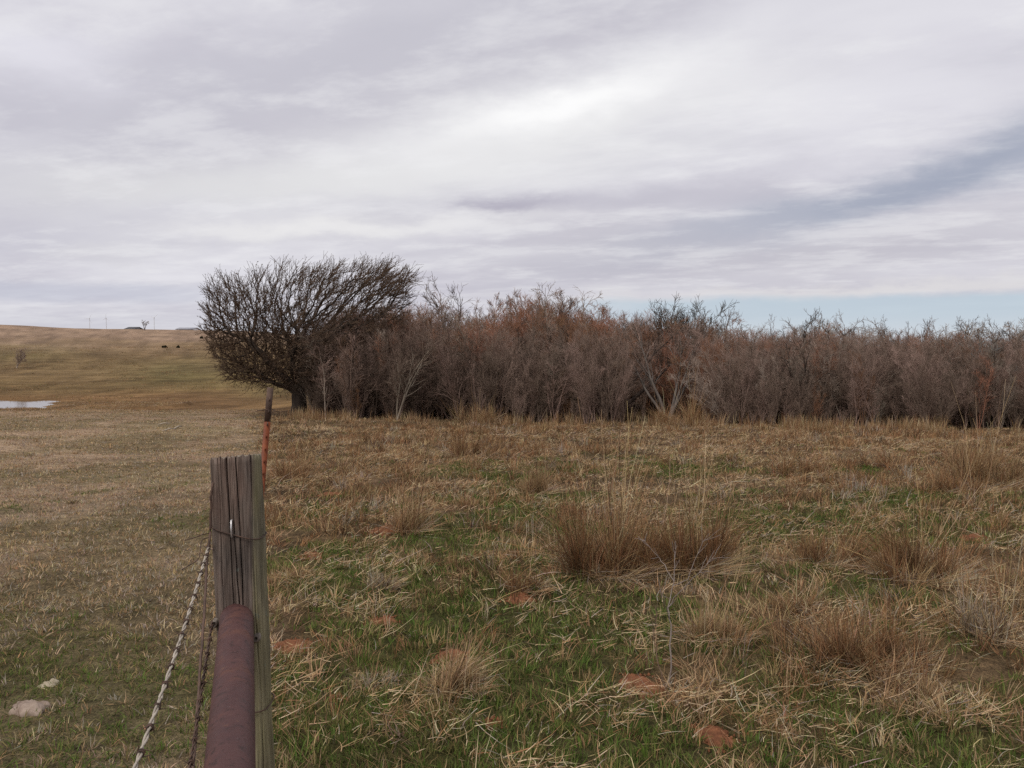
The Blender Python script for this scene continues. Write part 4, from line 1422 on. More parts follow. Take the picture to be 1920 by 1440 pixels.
# ------------------------------------------------------------------ bunchgrass clumps one can pick out
CLUMPS = [  # u, v of the foot, width px, height px, blades, tone, tall stalks, label
    (1150, 1078, 150, 165, 1300, 'rust', 26, 'tall rusty bunchgrass clump with a spray of long stalks in the middle of the field'),
    (1295, 1072, 130, 150, 1050, 'rust', 15, 'rusty bunchgrass clump right behind the forked grey weed'),
    (1225, 1070, 110, 135, 650, 'rust', 3, 'low brown grass clump filling the gap between the two tall rusty clumps'),
    (1545, 1062, 150, 95, 700, 'rust', 5, 'low rusty clump left of the reddish clump with slanting stems'),
    (1725, 1090, 150, 140, 900, 'rust', 9, 'reddish clump with long stems slanting up to the right'),
    (768, 1000, 60, 100, 280, 'tan', 8, 'thin clump with one tall stalk above a flat red dirt mound'),
    (992, 1112, 76, 62, 380, 'rust', 2, 'small round brown tuft with red dirt at its foot'),
    (722, 1108, 52, 62, 260, 'grey', 4, 'grey dead tuft standing on a green patch right of the post'),
    (540, 902, 90, 58, 520, 'rust', 2, 'rounded rusty tuft right beside the red steel post'),
    (880, 858, 90, 60, 420, 'rust', 4, 'rusty upright tuft in front of the tall pale grass at the thicket'),
    (742, 890, 120, 34, 420, 'rust', 1, 'flattened reddish tuft midway between post and thicket'),
    (1008, 925, 70, 70, 380, 'tan', 4, 'slim tan tuft standing left behind the tall rusty clump'),
    (1850, 912, 170, 105, 1000, 'tan', 10, 'broad stand of tall tan grass at the right edge of the field'),
    (1500, 890, 110, 52, 420, 'rust', 2, 'wide low reddish tuft in the far middle of the field'),
    (1650, 872, 90, 46, 320, 'rust', 2, 'small dark-rooted tuft far off before the grey brush'),
    (1800, 925, 110, 60, 420, 'rust', 2, 'reddish mop-headed tuft in front of the tall tan stand'),
    (1292, 803, 60, 62, 520, 'orange', 6, 'bright orange-tan tall grass right of the arching tree foot'),
    (1240, 800, 46, 50, 380, 'orange', 4, 'orange-tan tall grass left of the arching tree foot'),
    (895, 796, 70, 54, 420, 'tan', 5, 'pale tan tall grass clump at the foot of the thicket, left part'),
    (1600, 1245, 260, 95, 1300, 'rust', 8, 'wide matted rusty clump in the lower right of the field'),
    (1335, 1205, 130, 85, 600, 'straw', 8, 'upright straw-coloured clump just right of the forked grey weed stem'),
    (850, 1300, 120, 95, 520, 'straw', 8, 'upright straw clump growing over a red dirt mound'),
    (1880, 1205, 120, 120, 480, 'grey', 9, 'pale thick-stalked clump at the right edge'),
    (1490, 1150, 70, 62, 300, 'rust', 3, 'small reddish tuft left of the wide matted clump'),
    (700, 1290, 90, 40, 320, 'grey', 3, 'grey-tan matted tuft by the tiny red mound'),
    (1750, 1330, 190, 55, 700, 'straw', 4, 'flattened straw mat near the lower right corner'),
    (560, 1090, 110, 42, 420, 'tan', 1, 'flattened tan mat of grass right beside the wooden post'),
]
CT = {'rust': {'rust': 5, 'tan': 2.2, 'straw': 0.9, 'brown': 3.0}, 'tan': {'tan': 4, 'straw': 3, 'rust': 1, 'brown': 1}, 'straw': {'straw': 4, 'pale': 1.4, 'tan': 3, 'brown': 1},
      'grey': {'grey': 4, 'straw': 2, 'pale': 1, 'brown': 2}, 'orange': {'rust': 3, 'tan': 2.5, 'straw': 2}}


def clump(u, v, wpx, hpx, nb, tone, nst, lab, seed):
    rng = np.random.default_rng(seed)
    p = ground_at(u, v)
    k = p[1] / FPX
    W, H = wpx * k, hpx * k
    g = Geo()
    nb = int(nb * 1.3)
    nc = int(rng.integers(7, 12))                       # crowns that make up the clump
    cx, cy = rng.uniform(-0.48, 0.48, nc) * W, rng.uniform(-0.34, 0.34, nc) * W
    ch = rng.uniform(0.55, 1.0, nc) * (1 - 0.4 * np.abs(cx) / (0.5 * W)); ch[0] = 1.0
    la, ll = rng.uniform(0, 2 * math.pi, nc), np.abs(rng.normal(0, 0.28, nc))
    c = rng.choice(nc, nb, p=ch / ch.sum())
    a = rng.uniform(0, 2 * math.pi, nb)
    r = np.abs(rng.normal(0, 0.075 * W, nb))
    x, y = p[0] + cx[c] + r * np.cos(a), p[1] + cy[c] + r * np.sin(a)
    flat = 1.0 if H > 0.5 * W else 1.8
    fan = np.abs(rng.normal(0.0, 0.24 * flat, nb)) + 0.12 * r / (0.075 * W)
    a2 = a + rng.normal(0, 1.6, nb)
    hx, hy = np.sin(fan) * np.cos(a2) + (ll * np.cos(la))[c], np.sin(fan) * np.sin(a2) + (ll * np.sin(la))[c]
    lean = np.minimum(np.hypot(hx, hy), 1.35)
    hd = np.arctan2(hy, hx)
    Lb = H * ch[c] * rng.uniform(0.40, 1.15, nb) / np.maximum(np.cos(np.minimum(lean + 0.15, 1.1)), 0.5)
    P = np.stack([x, y, height(x, y) - 0.02], -1) - p
    wd = rng.uniform(0.0030, 0.0052, nb) * max(p[1] / 5.5, 0.9) ** 0.6
    blades(g, P, hd, lean, Lb, wd, rng.normal(0.35, 0.6, nb) * flat ** 0.5, tones(rng, nb, CT[tone]), 4, rng.normal(0, 0.5, nb), rng.normal(0, 0.8, nb))
    # fallen skirt
    ns = nb // 2
    a = rng.uniform(0, 2 * math.pi, ns); r = W * rng.uniform(0.2, 0.55, ns)
    x, y = p[0] + r * np.cos(a), p[1] + r * np.sin(a)
    P = np.stack([x, y, height(x, y) + rng.uniform(0, 0.05, ns)], -1) - p
    blades(g, P, a + rng.normal(0, 1.0, ns), rng.uniform(0.9, 1.55, ns), H * rng.uniform(0.25, 0.7, ns), rng.uniform(0.0026, 0.0042, ns) * max(p[1] / 5.5, 0.9) ** 0.6, rng.uniform(-0.1, 0.4, ns),
           tones(rng, ns, {'straw': 3, 'grey': 2, 'tan': 2, 'pale': 1}), 3, rng.normal(0.4, 0.5, ns))
    o = link('bunchgrass', g.mesh('bunchgrass', M['blade']), None, p)
    tag(o, lab, 'grass clump', 'dry bunchgrass clumps standing in the field')
    if nst:
        g = Geo()
        polys, cols = [], []
        for i in range(int(nst * 1.7)):
            a = rng.uniform(0, 2 * math.pi); r = W * 0.28 * rng.random()
            q = np.array([r * math.cos(a), r * math.sin(a), -0.01])
            sl = 0.45 if 'slant' in lab else 0.10
            d = np.array([rng.normal(sl, 0.25), rng.normal(0, 0.2), 1.0])
            L = H * rng.uniform(1.1, 2.1)
            polys.append((wander(rng, q, d, L, 6, 0.07), np.linspace(0.0026, 0.0012, 6) * max(p[1] / 7, 0.9) ** 0.5))
        tubes(g, polys, 4, col=tones(rng, len(polys), {'pale': 0.8, 'straw': 2, 'tan': 2.5, 'brown': 3}))
        link('stalk', g.mesh('stalk', M['stalk']), o)


for i, c in enumerate(CLUMPS):
    clump(*c, seed=900 + i)


# ------------------------------------------------------------------ single weeds
def weeds():
    m_grey = flat_mat('grey_weed_stem', (0.17, 0.13, 0.11), (0.30, 0.25, 0.22), 20, 0.9)
    m_red = flat_mat('reddish_weed_stem', (0.12, 0.07, 0.05), (0.24, 0.16, 0.11), 20, 0.9)

    def weed(name, anchor, lines, mat, lab, seed):
        rng = np.random.default_rng(seed)
        p = ground_at(*anchor)
        Y = p[1]
        g = Geo()
        main, rest = [], []
        for pix, r0, r1 in lines:
            q = np.array([at(u, v, Y + dy) for u, v, dy in pix]) - p
            n = 3 * (len(q) - 1) + 1
            s = np.linspace(0, len(q) - 1, n)
            i = np.minimum(s.astype(int), len(q) - 2)
            pts = q[i] + (q[i + 1] - q[i]) * (s - i)[:, None]
            pts[1:-1] += rng.normal(0, 0.004, pts[1:-1].shape)
            rest.append((pts, np.linspace(r0, r1, n) * 0.72))
        root = bpy.data.objects.new(name, None); COL.objects.link(root)
        root.location = p
        g = Geo(); tubes(g, rest[:1], 6)
        link('stem', g.mesh('stem', mat, True), root)
        for pl in rest[1:]:
            g = Geo(); tubes(g, [pl], 5)
            tw = []
            for t in range(5):
                q0, d0 = interp(pl[0], rng.uniform(0.3, 0.95))
                tw.append((wander(rng, q0, side_dir(rng, d0, rng.uniform(0.4, 0.9)), rng.uniform(0.05, 0.13), 4, 0.12, 0.05), np.linspace(0.0018, 0.0010, 4)))
            tubes(g, tw, 3)
            link('branch', g.mesh('branch', mat, True), root)
        tag(root, lab, 'weed')

    weed('forked_weed', (1257, 1292), [
        ([(1257, 1296, 0), (1258, 1230, 0.0), (1256, 1170, 0.02), (1252, 1140, 0.03)], 0.0062, 0.0048),
        ([(1252, 1140, 0.03), (1264, 1090, 0.06), (1267, 1050, 0.1), (1266, 1015, 0.1)], 0.0045, 0.0016),
        ([(1252, 1140, 0.03), (1272, 1110, 0.0), (1300, 1085, -0.05), (1332, 1052, -0.1), (1352, 1020, -0.1)], 0.0042, 0.0014),
        ([(1262, 1098, 0.05), (1290, 1085, 0.1), (1302, 1050, 0.15), (1330, 1000, 0.2)], 0.0034, 0.0012),
        ([(1264, 1090, 0.06), (1245, 1060, 0.12), (1232, 1040, 0.2), (1205, 1010, 0.25)], 0.0030, 0.0012),
        ([(1256, 1160, 0.02), (1244, 1130, -0.05), (1238, 1105, -0.1)], 0.0028, 0.0012)], m_grey, 'grey forked dead weed standing alone before the tall rusty clumps', 41)
    weed('curved_weed', (1250, 1325), [
        ([(1250, 1326, 0), (1252, 1300, 0), (1243, 1275, 0), (1232, 1235, 0.02), (1226, 1200, 0.03), (1222, 1160, 0.03)], 0.0048, 0.0022),
        ([(1226, 1200, 0.03), (1230, 1160, 0.0), (1229, 1135, 0.0)], 0.0026, 0.0012)], m_red, 'thin curved reddish weed stalk beside the bright red mound', 42)
    weed('dark_weed', (733, 1420), [
        ([(728, 1440, 0), (738, 1405, 0), (745, 1390, 0)], 0.0045, 0.0030),
        ([(745, 1390, 0), (752, 1382, 0.0), (756, 1372, 0)], 0.003, 0.0014),
        ([(742, 1398, 0), (736, 1386, 0.02), (738, 1378, 0.02)], 0.003, 0.0014)], m_red, 'short dark broken weed stub at the bottom edge', 43)
    weed('tall_weed', (1892, 1185), [
        ([(1888, 1190, 0), (1900, 1130, 0), (1908, 1070, 0), (1918, 1010, 0)], 0.0055, 0.0025),
        ([(1898, 1140, 0), (1875, 1100, 0.1), (1862, 1060, 0.1), (1858, 1025, 0.1)], 0.0036, 0.0016),
        ([(1895, 1150, 0), (1860, 1130, -0.1), (1840, 1110, -0.1)], 0.0034, 0.0014)], flat_mat('pale_weed_stem', (0.30, 0.24, 0.15), (0.42, 0.35, 0.23), 20, 0.9), 'tall pale branching stalk at the right edge', 44)


weeds()


# ------------------------------------------------------------------ the fence
def mat_post():
    mt, nt, N, L, out = new_mat('weathered_post_wood')
    b = principled(N, L, out, 0.92, 0.12)
    v = nmap(N, L, (1, 1, 0.055))
    grain = nnoise(N, L, v, 75.0, 8, 0.7)
    v2 = nmap(N, L, (1, 1, 0.35))
    patch = nnoise(N, L, v2, 9.0, 5, 0.6)
    c = nramp(N, L, grain, [(0.30, (0.044, 0.035, 0.030)), (0.50, (0.128, 0.104, 0.088)), (0.74, (0.265, 0.228, 0.198))])
    tint = nramp(N, L, patch, [(0.32, (0.66, 0.70, 0.74)), (0.50, (1.0, 0.95, 0.92)), (0.70, (1.18, 0.98, 0.92))])
    c = nmix(N, L, 1.0, c, tint, 'MULTIPLY')
    # green-grey algae on the right-hand face
    tc = N.new('ShaderNodeTexCoord'); sx = N.new('ShaderNodeSeparateXYZ'); L.new(tc.outputs['Object'], sx.inputs[0])
    mr = N.new('ShaderNodeMapRange'); L.new(sx.outputs[0], mr.inputs[0])
    mr.inputs[1].default_value = 0.066; mr.inputs[2].default_value = 0.077
    an = nramp(N, L, patch, [(0.30, (0.35,) * 3), (0.62, (0.95,) * 3)])
    mm = N.new('ShaderNodeMath'); mm.operation = 'MULTIPLY'; L.new(mr.outputs[0], mm.inputs[0]); L.new(an, mm.inputs[1])
    alg = nramp(N, L, grain, [(0.3, (0.150, 0.135, 0.070)), (0.7, (0.340, 0.305, 0.180))])
    c = nmix(N, L, mm.outputs[0], c, alg)
    # blue-green lichen spots
    vo = nnoise(N, L, nmap(N, L, (1, 1, 0.8)), 24.0, 4, 0.6)
    lf = nramp(N, L, vo, [(0.66, (0,) * 3), (0.74, (0.6,) * 3)])
    c = nmix(N, L, lf, c, (0.170, 0.200, 0.170))
    ge = N.new('ShaderNodeNewGeometry'); gz = N.new('ShaderNodeSeparateXYZ'); L.new(ge.outputs['True Normal'], gz.inputs[0])
    er = N.new('ShaderNodeMapRange'); L.new(gz.outputs[2], er.inputs[0]); er.inputs[1].default_value = 0.45; er.inputs[2].default_value = 0.8
    eg = nramp(N, L, patch, [(0.3, (0.16, 0.135, 0.105)), (0.7, (0.34, 0.30, 0.235))])
    c = nmix(N, L, er.outputs[0], c, eg)
    L.new(c, b.inputs['Base Color'])
    bump(N, L, grain, 0.9, 0.006, b)
    return mt


def mat_pipe():
    mt, nt, N, L, out = new_mat('rusty_painted_pipe')
    b = principled(N, L, out, 0.52, 0.3)
    v = nmap(N, L)
    n = nnoise(N, L, v, 9.0, 6, 0.62)
    n2 = nnoise(N, L, v, 85.0, 4, 0.6)
    c = nramp(N, L, n, [(0.30, (0.056, 0.023, 0.021)), (0.55, (0.082, 0.036, 0.032)), (0.72, (0.118, 0.050, 0.034))])
    sp_ = nramp(N, L, n2, [(0.66, (0,) * 3), (0.78, (0.55,) * 3)])
    c = nmix(N, L, sp_, c, (0.15, 0.12, 0.115))
    L.new(c, b.inputs['Base Color'])
    n5 = nnoise(N, L, nmap(N, L, (1, 1, 1)), 38.0, 7, 0.7)
    pit = nramp(N, L, n5, [(0.36, (0.75,) * 3), (0.46, (0.0,) * 3)])
    c = nmix(N, L, pit, c, (0.030, 0.015, 0.012))
    fl = nramp(N, L, n5, [(0.60, (0.0,) * 3), (0.70, (0.7,) * 3)])
    c = nmix(N, L, fl, c, (0.150, 0.074, 0.044))
    L.new(c, b.inputs['Base Color'])
    r = nramp(N, L, n, [(0.3, (0.55,) * 3), (0.7, (0.82,) * 3)])
    L.new(r, b.inputs['Roughness'])
    bump(N, L, n5, 0.6, 0.004, b)
    return mt


POST_Y = 3.0
TOPC = at(443, 857, POST_Y)            # middle of the post's top
RED = flat_mat('red_oxide_paint', (0.120, 0.030, 0.012), (0.240, 0.064, 0.022), 30, 0.6)
RUST = flat_mat('rusted_wire', (0.035, 0.024, 0.020), (0.110, 0.062, 0.042), 60, 0.7)
GALV = flat_mat('weathered_galvanised_wire', (0.210, 0.172, 0.130), (0.460, 0.400, 0.320), 40, 0.5, 0.0, 0.5)
STEEL = flat_mat('bright_staple', (0.55, 0.53, 0.52), (0.72, 0.70, 0.69), 40, 0.35, 0.6)
DARKRUST = flat_mat('dark_rusty_steel', (0.055, 0.036, 0.028), (0.140, 0.085, 0.062), 25, 0.75)
LEAN = -0.030                           # the post's foot stands a little right of its top


def build_post():
    rng = np.random.default_rng(3)
    x0, y0, zt = TOPC
    n, m_ = 420, 80
    zb = h1(x0, y0) - 0.35
    H = zt - zb
    a = np.concatenate([np.linspace(-3.0, -0.2, 361)[:-1], np.linspace(-0.2, 2 * math.pi - 3.0, 61)[:-1]])
    V = []
    zs = np.linspace(0, 1, m_)
    # cracks: angle (from the post axis; the camera looks along +Y, so the front is at -90 degrees), width, depth, z range, drift
    cracks = [(-1.63, 0.016, 0.040, 0.0, 1.0, -0.10), (-1.42, 0.012, 0.030, 0.0, 0.93, -0.16), (-2.10, 0.010, 0.012, 0.0, 1.0, 0.04), (-1.24, 0.011, 0.020, 0.0, 1.0, -0.12),
              (-2.42, 0.012, 0.012, 0.15, 1.0, 0.05), (-1.85, 0.009, 0.010, 0.0, 0.56, 0.05), (-0.76, 0.020, 0.012, 0.0, 1.0, 0.02), (-1.95, 0.007, 0.008, 0.8, 1.0, 0.02),
              (-2.75, 0.02, 0.012, 0.0, 1.0, 0.04), (0.2, 0.05, 0.02, 0, 1, 0.05), (1.0, 0.05, 0.02, 0, 1, 0.05), (2.0, 0.05, 0.02, 0, 1, 0.05)]
    for s in zs:
        z = zb + H * s
        sq = (np.abs(np.cos(a)) ** 3.6 + np.abs(np.sin(a)) ** 3.6) ** (-1 / 3.6)
        R = 0.0765 * sq * (1.045 - 0.045 * s)
        R = R + 0.009 * (vnoise(a * 3 + 50, np.full(n, z * 3.2), 4) - 0.5) + 0.0028 * (vnoise(a * 26 + 90, np.full(n, z * 3.0), 5) - 0.5) + 0.002 * (vnoise(a * 60 + 10, np.full(n, z * 9.0), 8) - 0.5)
        for ca, cw, cd, s0, s1, dr in cracks:
            c = ca + dr * (s - 0.7) * 1.3 + 0.025 * math.sin(z * 7 + ca * 9) + 0.10 * (float(vnoise(np.array(z * 4.0), np.array(ca * 31), 2)) - 0.5) + 0.03 * (float(vnoise(np.array(z * 17.0), np.array(ca * 31), 6)) - 0.5)
            dd = (a - c + math.pi) % (2 * math.pi) - math.pi
            k = min(1, max(0, (s - s0) * 8 + (s0 == 0))) * min(1, max(0, (s1 - s) * 10 + (s1 >= 1)))
            k = k * (0.35 + 1.1 * float(vnoise(np.array(z * 5.0), np.array(ca * 17), 12)))
            R = R - cd * (1.0 if cd > 0.018 else 0.55) * k * np.exp(-(dd / (cw * (0.6 + 0.9 * k))) ** 2)
        # notch cut for the brace pipe, worn knots beside it
        x, y = R * np.cos(a), R * np.sin(a)
        top = 0.0
        if s > 0.93:
            f = (s - 0.93) / 0.07
            top = f * (0.10 * x - 0.115 * y + 0.016 * (vnoise(x * 130 + 9, y * 130 + 9, 6) - 0.5) * (s > 0.99))
        V.append(np.stack([x0 + x + LEAN * (z - zt), y0 + y, np.full(n, z) + top], -1))
    # end grain: rings to the middle
    last = V[-1]
    cen = last.mean(0)
    for s in (0.85, 0.6, 0.3, 0.08):
        q = cen + (last - cen) * s
        q[:, 2] = zt + 0.10 * (q[:, 0] - x0) - 0.115 * (q[:, 1] - y0) + 0.010 * (vnoise(q[:, 0] * 120, q[:, 1] * 120, 7) - 0.5)
        V.append(q)
    rings = len(V)
    V = np.concatenate(V + [cen[None]])
    j = np.arange(n)
    q = np.concatenate([np.stack([i * n + j, i * n + (j + 1) % n, (i + 1) * n + (j + 1) % n, (i + 1) * n + j], -1) for i in range(rings - 1)])
    tri = np.stack([(rings - 1) * n + j, (rings - 1) * n + (j + 1) % n, np.full(n, len(V) - 1)], -1)
    base = np.array([x0, y0, zb])
    me = make_mesh('timber', V - base, [q, tri], mat_post(), None, True)
    root = bpy.data.objects.new('fence_post', None); COL.objects.link(root)
    root.location = base
    link('timber', me, root)
    tag(root, 'weathered grey wooden corner post with deep cracks and a slanted top', 'fence post')
    # staple with bright legs on the front
    g = Geo()
    p0, p1 = at(433.5, 976, POST_Y - 0.083) - base, at(434.5, 1007, POST_Y - 0.083) - base
    tubes(g, [(np.array([p0 + [0, 0.02, 0], p0, (p0 + p1) / 2 + [0, -0.004, 0], p1, p1 + [0, 0.02, 0]]), np.full(5, 0.0032))], 6, True)
    link('staple', g.mesh('staple', STEEL, True), root)
    # knots beside the pipe
    km = flat_mat('pale_knot_wood', (0.07, 0.055, 0.046), (0.25, 0.21, 0.175), 45, 0.9)
    for u, v, ru, rv in [(481, 1196, 7, 9), (404, 1168, 6, 9)]:
        c = at(u, v, POST_Y - 0.069) - base
        aa = np.linspace(0, 2 * math.pi, 25)[:-1]
        g = Geo()
        ringsv = []
        for s, dy in ((1.0, 0.012), (0.8, -0.008), (0.5, -0.013), (0.25, -0.004), (0.02, 0.006)):
            ringsv.append(np.stack([c[0] + ru * 0.0018 * s * np.cos(aa), np.full(24, c[1] + dy), c[2] + rv * 0.0018 * s * np.sin(aa) * (1 + 0.15 * np.sin(3 * aa))], -1))
        jj = np.arange(24)
        g.add(np.concatenate(ringsv), [np.concatenate([np.stack([i * 24 + jj, i * 24 + (jj + 1) % 24, (i + 1) * 24 + (jj + 1) % 24, (i + 1) * 24 + jj], -1) for i in range(4)])])
        link('knot', g.mesh('knot', km, True), root)
    return base


POST_BASE = build_post()


def build_pipe():
    r = 0.054
    zax = at(436, 1136, 2.9)[2] - r

    def axis(Y):
        return np.array([-0.912 + (2.9 - Y) * 0.296, Y, zax])
    a, b_ = axis(2.945), axis(0.25)
    t = norm(b_ - a)
    n = 64
    ang = np.linspace(0, 2 * math.pi, n + 1)[:-1]
    U = norm(np.cross([0, 0, 1.0], t)); W = np.cross(t, U)
    L = np.linalg.norm(b_ - a)
    prof = [(0.0, 0.0), (0.0, 0.85), (0.0015, 0.93), (0.006, 0.985), (0.014, 1.0)] + [(s, 1.0) for s in np.linspace(0.05, L - 0.02, 40)] + [(L - 0.005, 0.98), (L, 0.9), (L, 0.0)]
    V = []
    for s, k in prof:
        rr = r * max(k, 0.002) * (1 + 0.004 * np.sin(5 * ang + s * 3))
        V.append(a + t * s + rr[:, None] * (np.cos(ang)[:, None] * U + np.sin(ang)[:, None] * W))
    V = np.concatenate(V)
    j = np.arange(n)
    q = np.concatenate([np.stack([i * n + j, i * n + (j + 1) % n, (i + 1) * n + (j + 1) % n, (i + 1) * n + j], -1) for i in range(len(prof) - 1)])
    o = link('brace_pipe', make_mesh('brace_pipe', V - a, [q], mat_pipe(), None, True), None, a)
    tag(o, 'thick purple-brown rusty steel pipe braced against the wooden post', 'pipe')


build_pipe()


def barbed(name, P, strand_r, pitch, mat, barb_every, lab, seed, barb_mat, barb_len=0.017):
    """two twisted strands along the polyline P with two-wire barbs wound on"""
    rng = np.random.default_rng(seed)
    P = np.array(P, float)
    seg = np.linalg.norm(np.diff(P, axis=0), axis=1)
    cum = np.concatenate([[0], np.cumsum(seg)])
    L = cum[-1]
    n = int(L / (pitch / 10)) + 2
    s = np.linspace(0, L, n)
    C = np.stack([np.interp(s, cum, P[:, i]) for i in range(3)], -1)
    t = norm(P[-1] - P[0])
    U = norm(np.cross([0, 0, 1.0], t)); W = np.cross(t, U)
    ph = s / pitch * 2 * math.pi
    o = P[0]
    root = bpy.data.objects.new(name, None); COL.objects.link(root); root.location = o
    for k in range(2):
        off = strand_r * 1.02 * (np.cos(ph + k * math.pi)[:, None] * U + np.sin(ph + k * math.pi)[:, None] * W)
        g = Geo(); tubes(g, [(C + off - o, np.full(n, strand_r))], 7, True)
        link('strand', g.mesh('strand', mat, True), root)
    d = barb_every * 0.5
    while d < L - 0.02:
        c = np.array([np.interp(d, cum, P[:, i]) for i in range(3)]) - o
        g = Geo()
        a0 = rng.uniform(0, math.pi)
        polys = []
        for w in range(2):
            aa = np.linspace(0, 2.6 * math.pi, 21) + a0 + w * math.pi / 2
            hx = c + t * ((np.linspace(-1, 1, 21) * 0.0025 + (w - 0.5) * 0.004)[:, None]) + (strand_r * 1.9 + 0.001) * (np.cos(aa)[:, None] * U + np.sin(aa)[:, None] * W)
            tan0 = -np.sin(aa[0]) * U + np.cos(aa[0]) * W
            tan1 = -np.sin(aa[-1]) * U + np.cos(aa[-1]) * W
            e0 = hx[0] - tan0 * barb_len * rng.uniform(0.8, 1.15) + t * rng.normal(0, 0.004)
            e1 = hx[-1] + tan1 * barb_len * rng.uniform(0.8, 1.15) + t * rng.normal(0, 0.004)
            pts = np.concatenate([[e0], hx, [e1]])
            rr = np.full(len(pts), 0.0016); rr[0] = rr[-1] = 0.0006
            polys.append((pts, rr))
        tubes(g, polys, 5)
        link('barb', g.mesh('barb', barb_mat, True), root)
        d += barb_every * rng.uniform(0.9, 1.1)
    tag(root, lab, 'barbed wire')


def build_wires():
    za = at(393, 1018, 2.95)
    zb = at(243, 1442, 1.415)
    ext = zb + (zb - za) * 0.75
    s = np.linspace(0, 1, 24)[:, None]
    P = za * (1 - s) + ext * s
    P[:, 2] -= 0.018 * np.sin(np.linspace(0, math.pi, 24))
    P[:, 0] += 0.006 * np.sin(np.linspace(0, 5, 24))
    barbed('barbed_wire', P, 0.0024, 0.12, GALV, 0.105, 'pale twisted barbed wire running from the post toward the lower left', 5, RUST)
    # lower rusty strand beside the pipe
    za = at(398, 1165, 2.93)
    zb = at(352, 1442, 2.04)
    ext = zb + (zb - za) * 1.6
    P = za * (1 - s) + ext * s
    P[:, 2] -= 0.03 * np.sin(np.linspace(0, math.pi, 24))
    barbed('barbed_wire', P, 0.0024, 0.08, RUST, 0.10, 'rusty barbed wire close along the left side of the pipe', 6, RUST)

    def wire(name, pts, r, mat, lab, cat='wire', n=40, wig=0.0, seed=1):
        pts = np.array(pts, float)
        rng = np.random.default_rng(seed)
        m_ = len(pts)
        u = np.linspace(0, m_ - 1, n)
        i = np.clip(u.astype(int), 0, m_ - 2)
        f = (u - i)[:, None]
        pm = pts[np.clip(i - 1, 0, m_ - 1)]; p0 = pts[i]; p1 = pts[i + 1]; p2 = pts[np.clip(i + 2, 0, m_ - 1)]
        C = 0.5 * ((2 * p0) + (p1 - pm) * f + (2 * pm - 5 * p0 + 4 * p1 - p2) * f ** 2 + (3 * p0 - pm - 3 * p1 + p2) * f ** 3)
        C[1:-1] += rng.normal(0, wig, C[1:-1].shape)
        g = Geo(); tubes(g, [(C - C[0], np.full(n, r))], 6, True)
        o = link(name, g.mesh(name, mat, True), None, C[0])
        tag(o, lab, cat)

    f = POST_Y - 0.092
    # tie wire wound round the post
    x0, y0, zt = TOPC
    zc = at(450, 1010, POST_Y - 0.09)[2]
    aa = np.linspace(-2.9, 3.2, 26)
    sq = (np.abs(np.cos(aa)) ** 3.6 + np.abs(np.sin(aa)) ** 3.6) ** (-1 / 3.6) * 0.0815
    loop = np.stack([x0 + LEAN * (zc - zt) + sq * np.cos(aa), y0 + sq * np.sin(aa), zc + 0.012 - 0.022 * (sq * np.cos(aa) / 0.08)], -1)
    wire('tie_wire', loop, 0.0022, RUST, 'dark rusty wire wrapped round the post under its cracked top', n=90)
    zc = at(450, 1337, POST_Y - 0.09)[2]
    loop2 = np.stack([x0 + LEAN * (zc - zt) + sq * 1.03 * np.cos(aa), y0 + sq * 1.03 * np.sin(aa), zc + 0.003 * np.sin(aa)], -1)
    wire('tie_wire', loop2, 0.0022, RUST, 'lower rusty wire wrapped round the post behind the pipe', n=90)
    # dark slack wire hanging from the tie down beside the pipe toward the camera
    wire('slack_wire', [at(400, 905, f), at(396, 930, f - 0.004), at(394, 1000, f), at(388, 1050, 2.86), at(384, 1130, 2.76), at(377, 1230, 2.6), at(371, 1320, 2.42), at(362, 1445, 2.2), at(345, 1600, 1.9)], 0.0042, DARKRUST,
         'dark slack wire hanging down the left side of the post and pipe', n=70, wig=0.0008)
    # loose ends
    wire('wire_end', [at(392, 1000, f + 0.01), at(378, 1003, f - 0.03), at(362, 1009, f - 0.06), at(346, 1013, f - 0.08)], 0.0016, RUST, 'loose rusty wire end sticking out left of the post at the tie', n=16, seed=2)
    wire('wire_end', [at(390, 1008, f + 0.01), at(378, 1014, f - 0.02), at(375, 1035, f - 0.05), at(370, 1050, f - 0.08), at(341, 1068, f - 0.12)], 0.0016, RUST, 'lower hooked rusty wire end sticking out left of the post', n=20, seed=3)


build_wires()


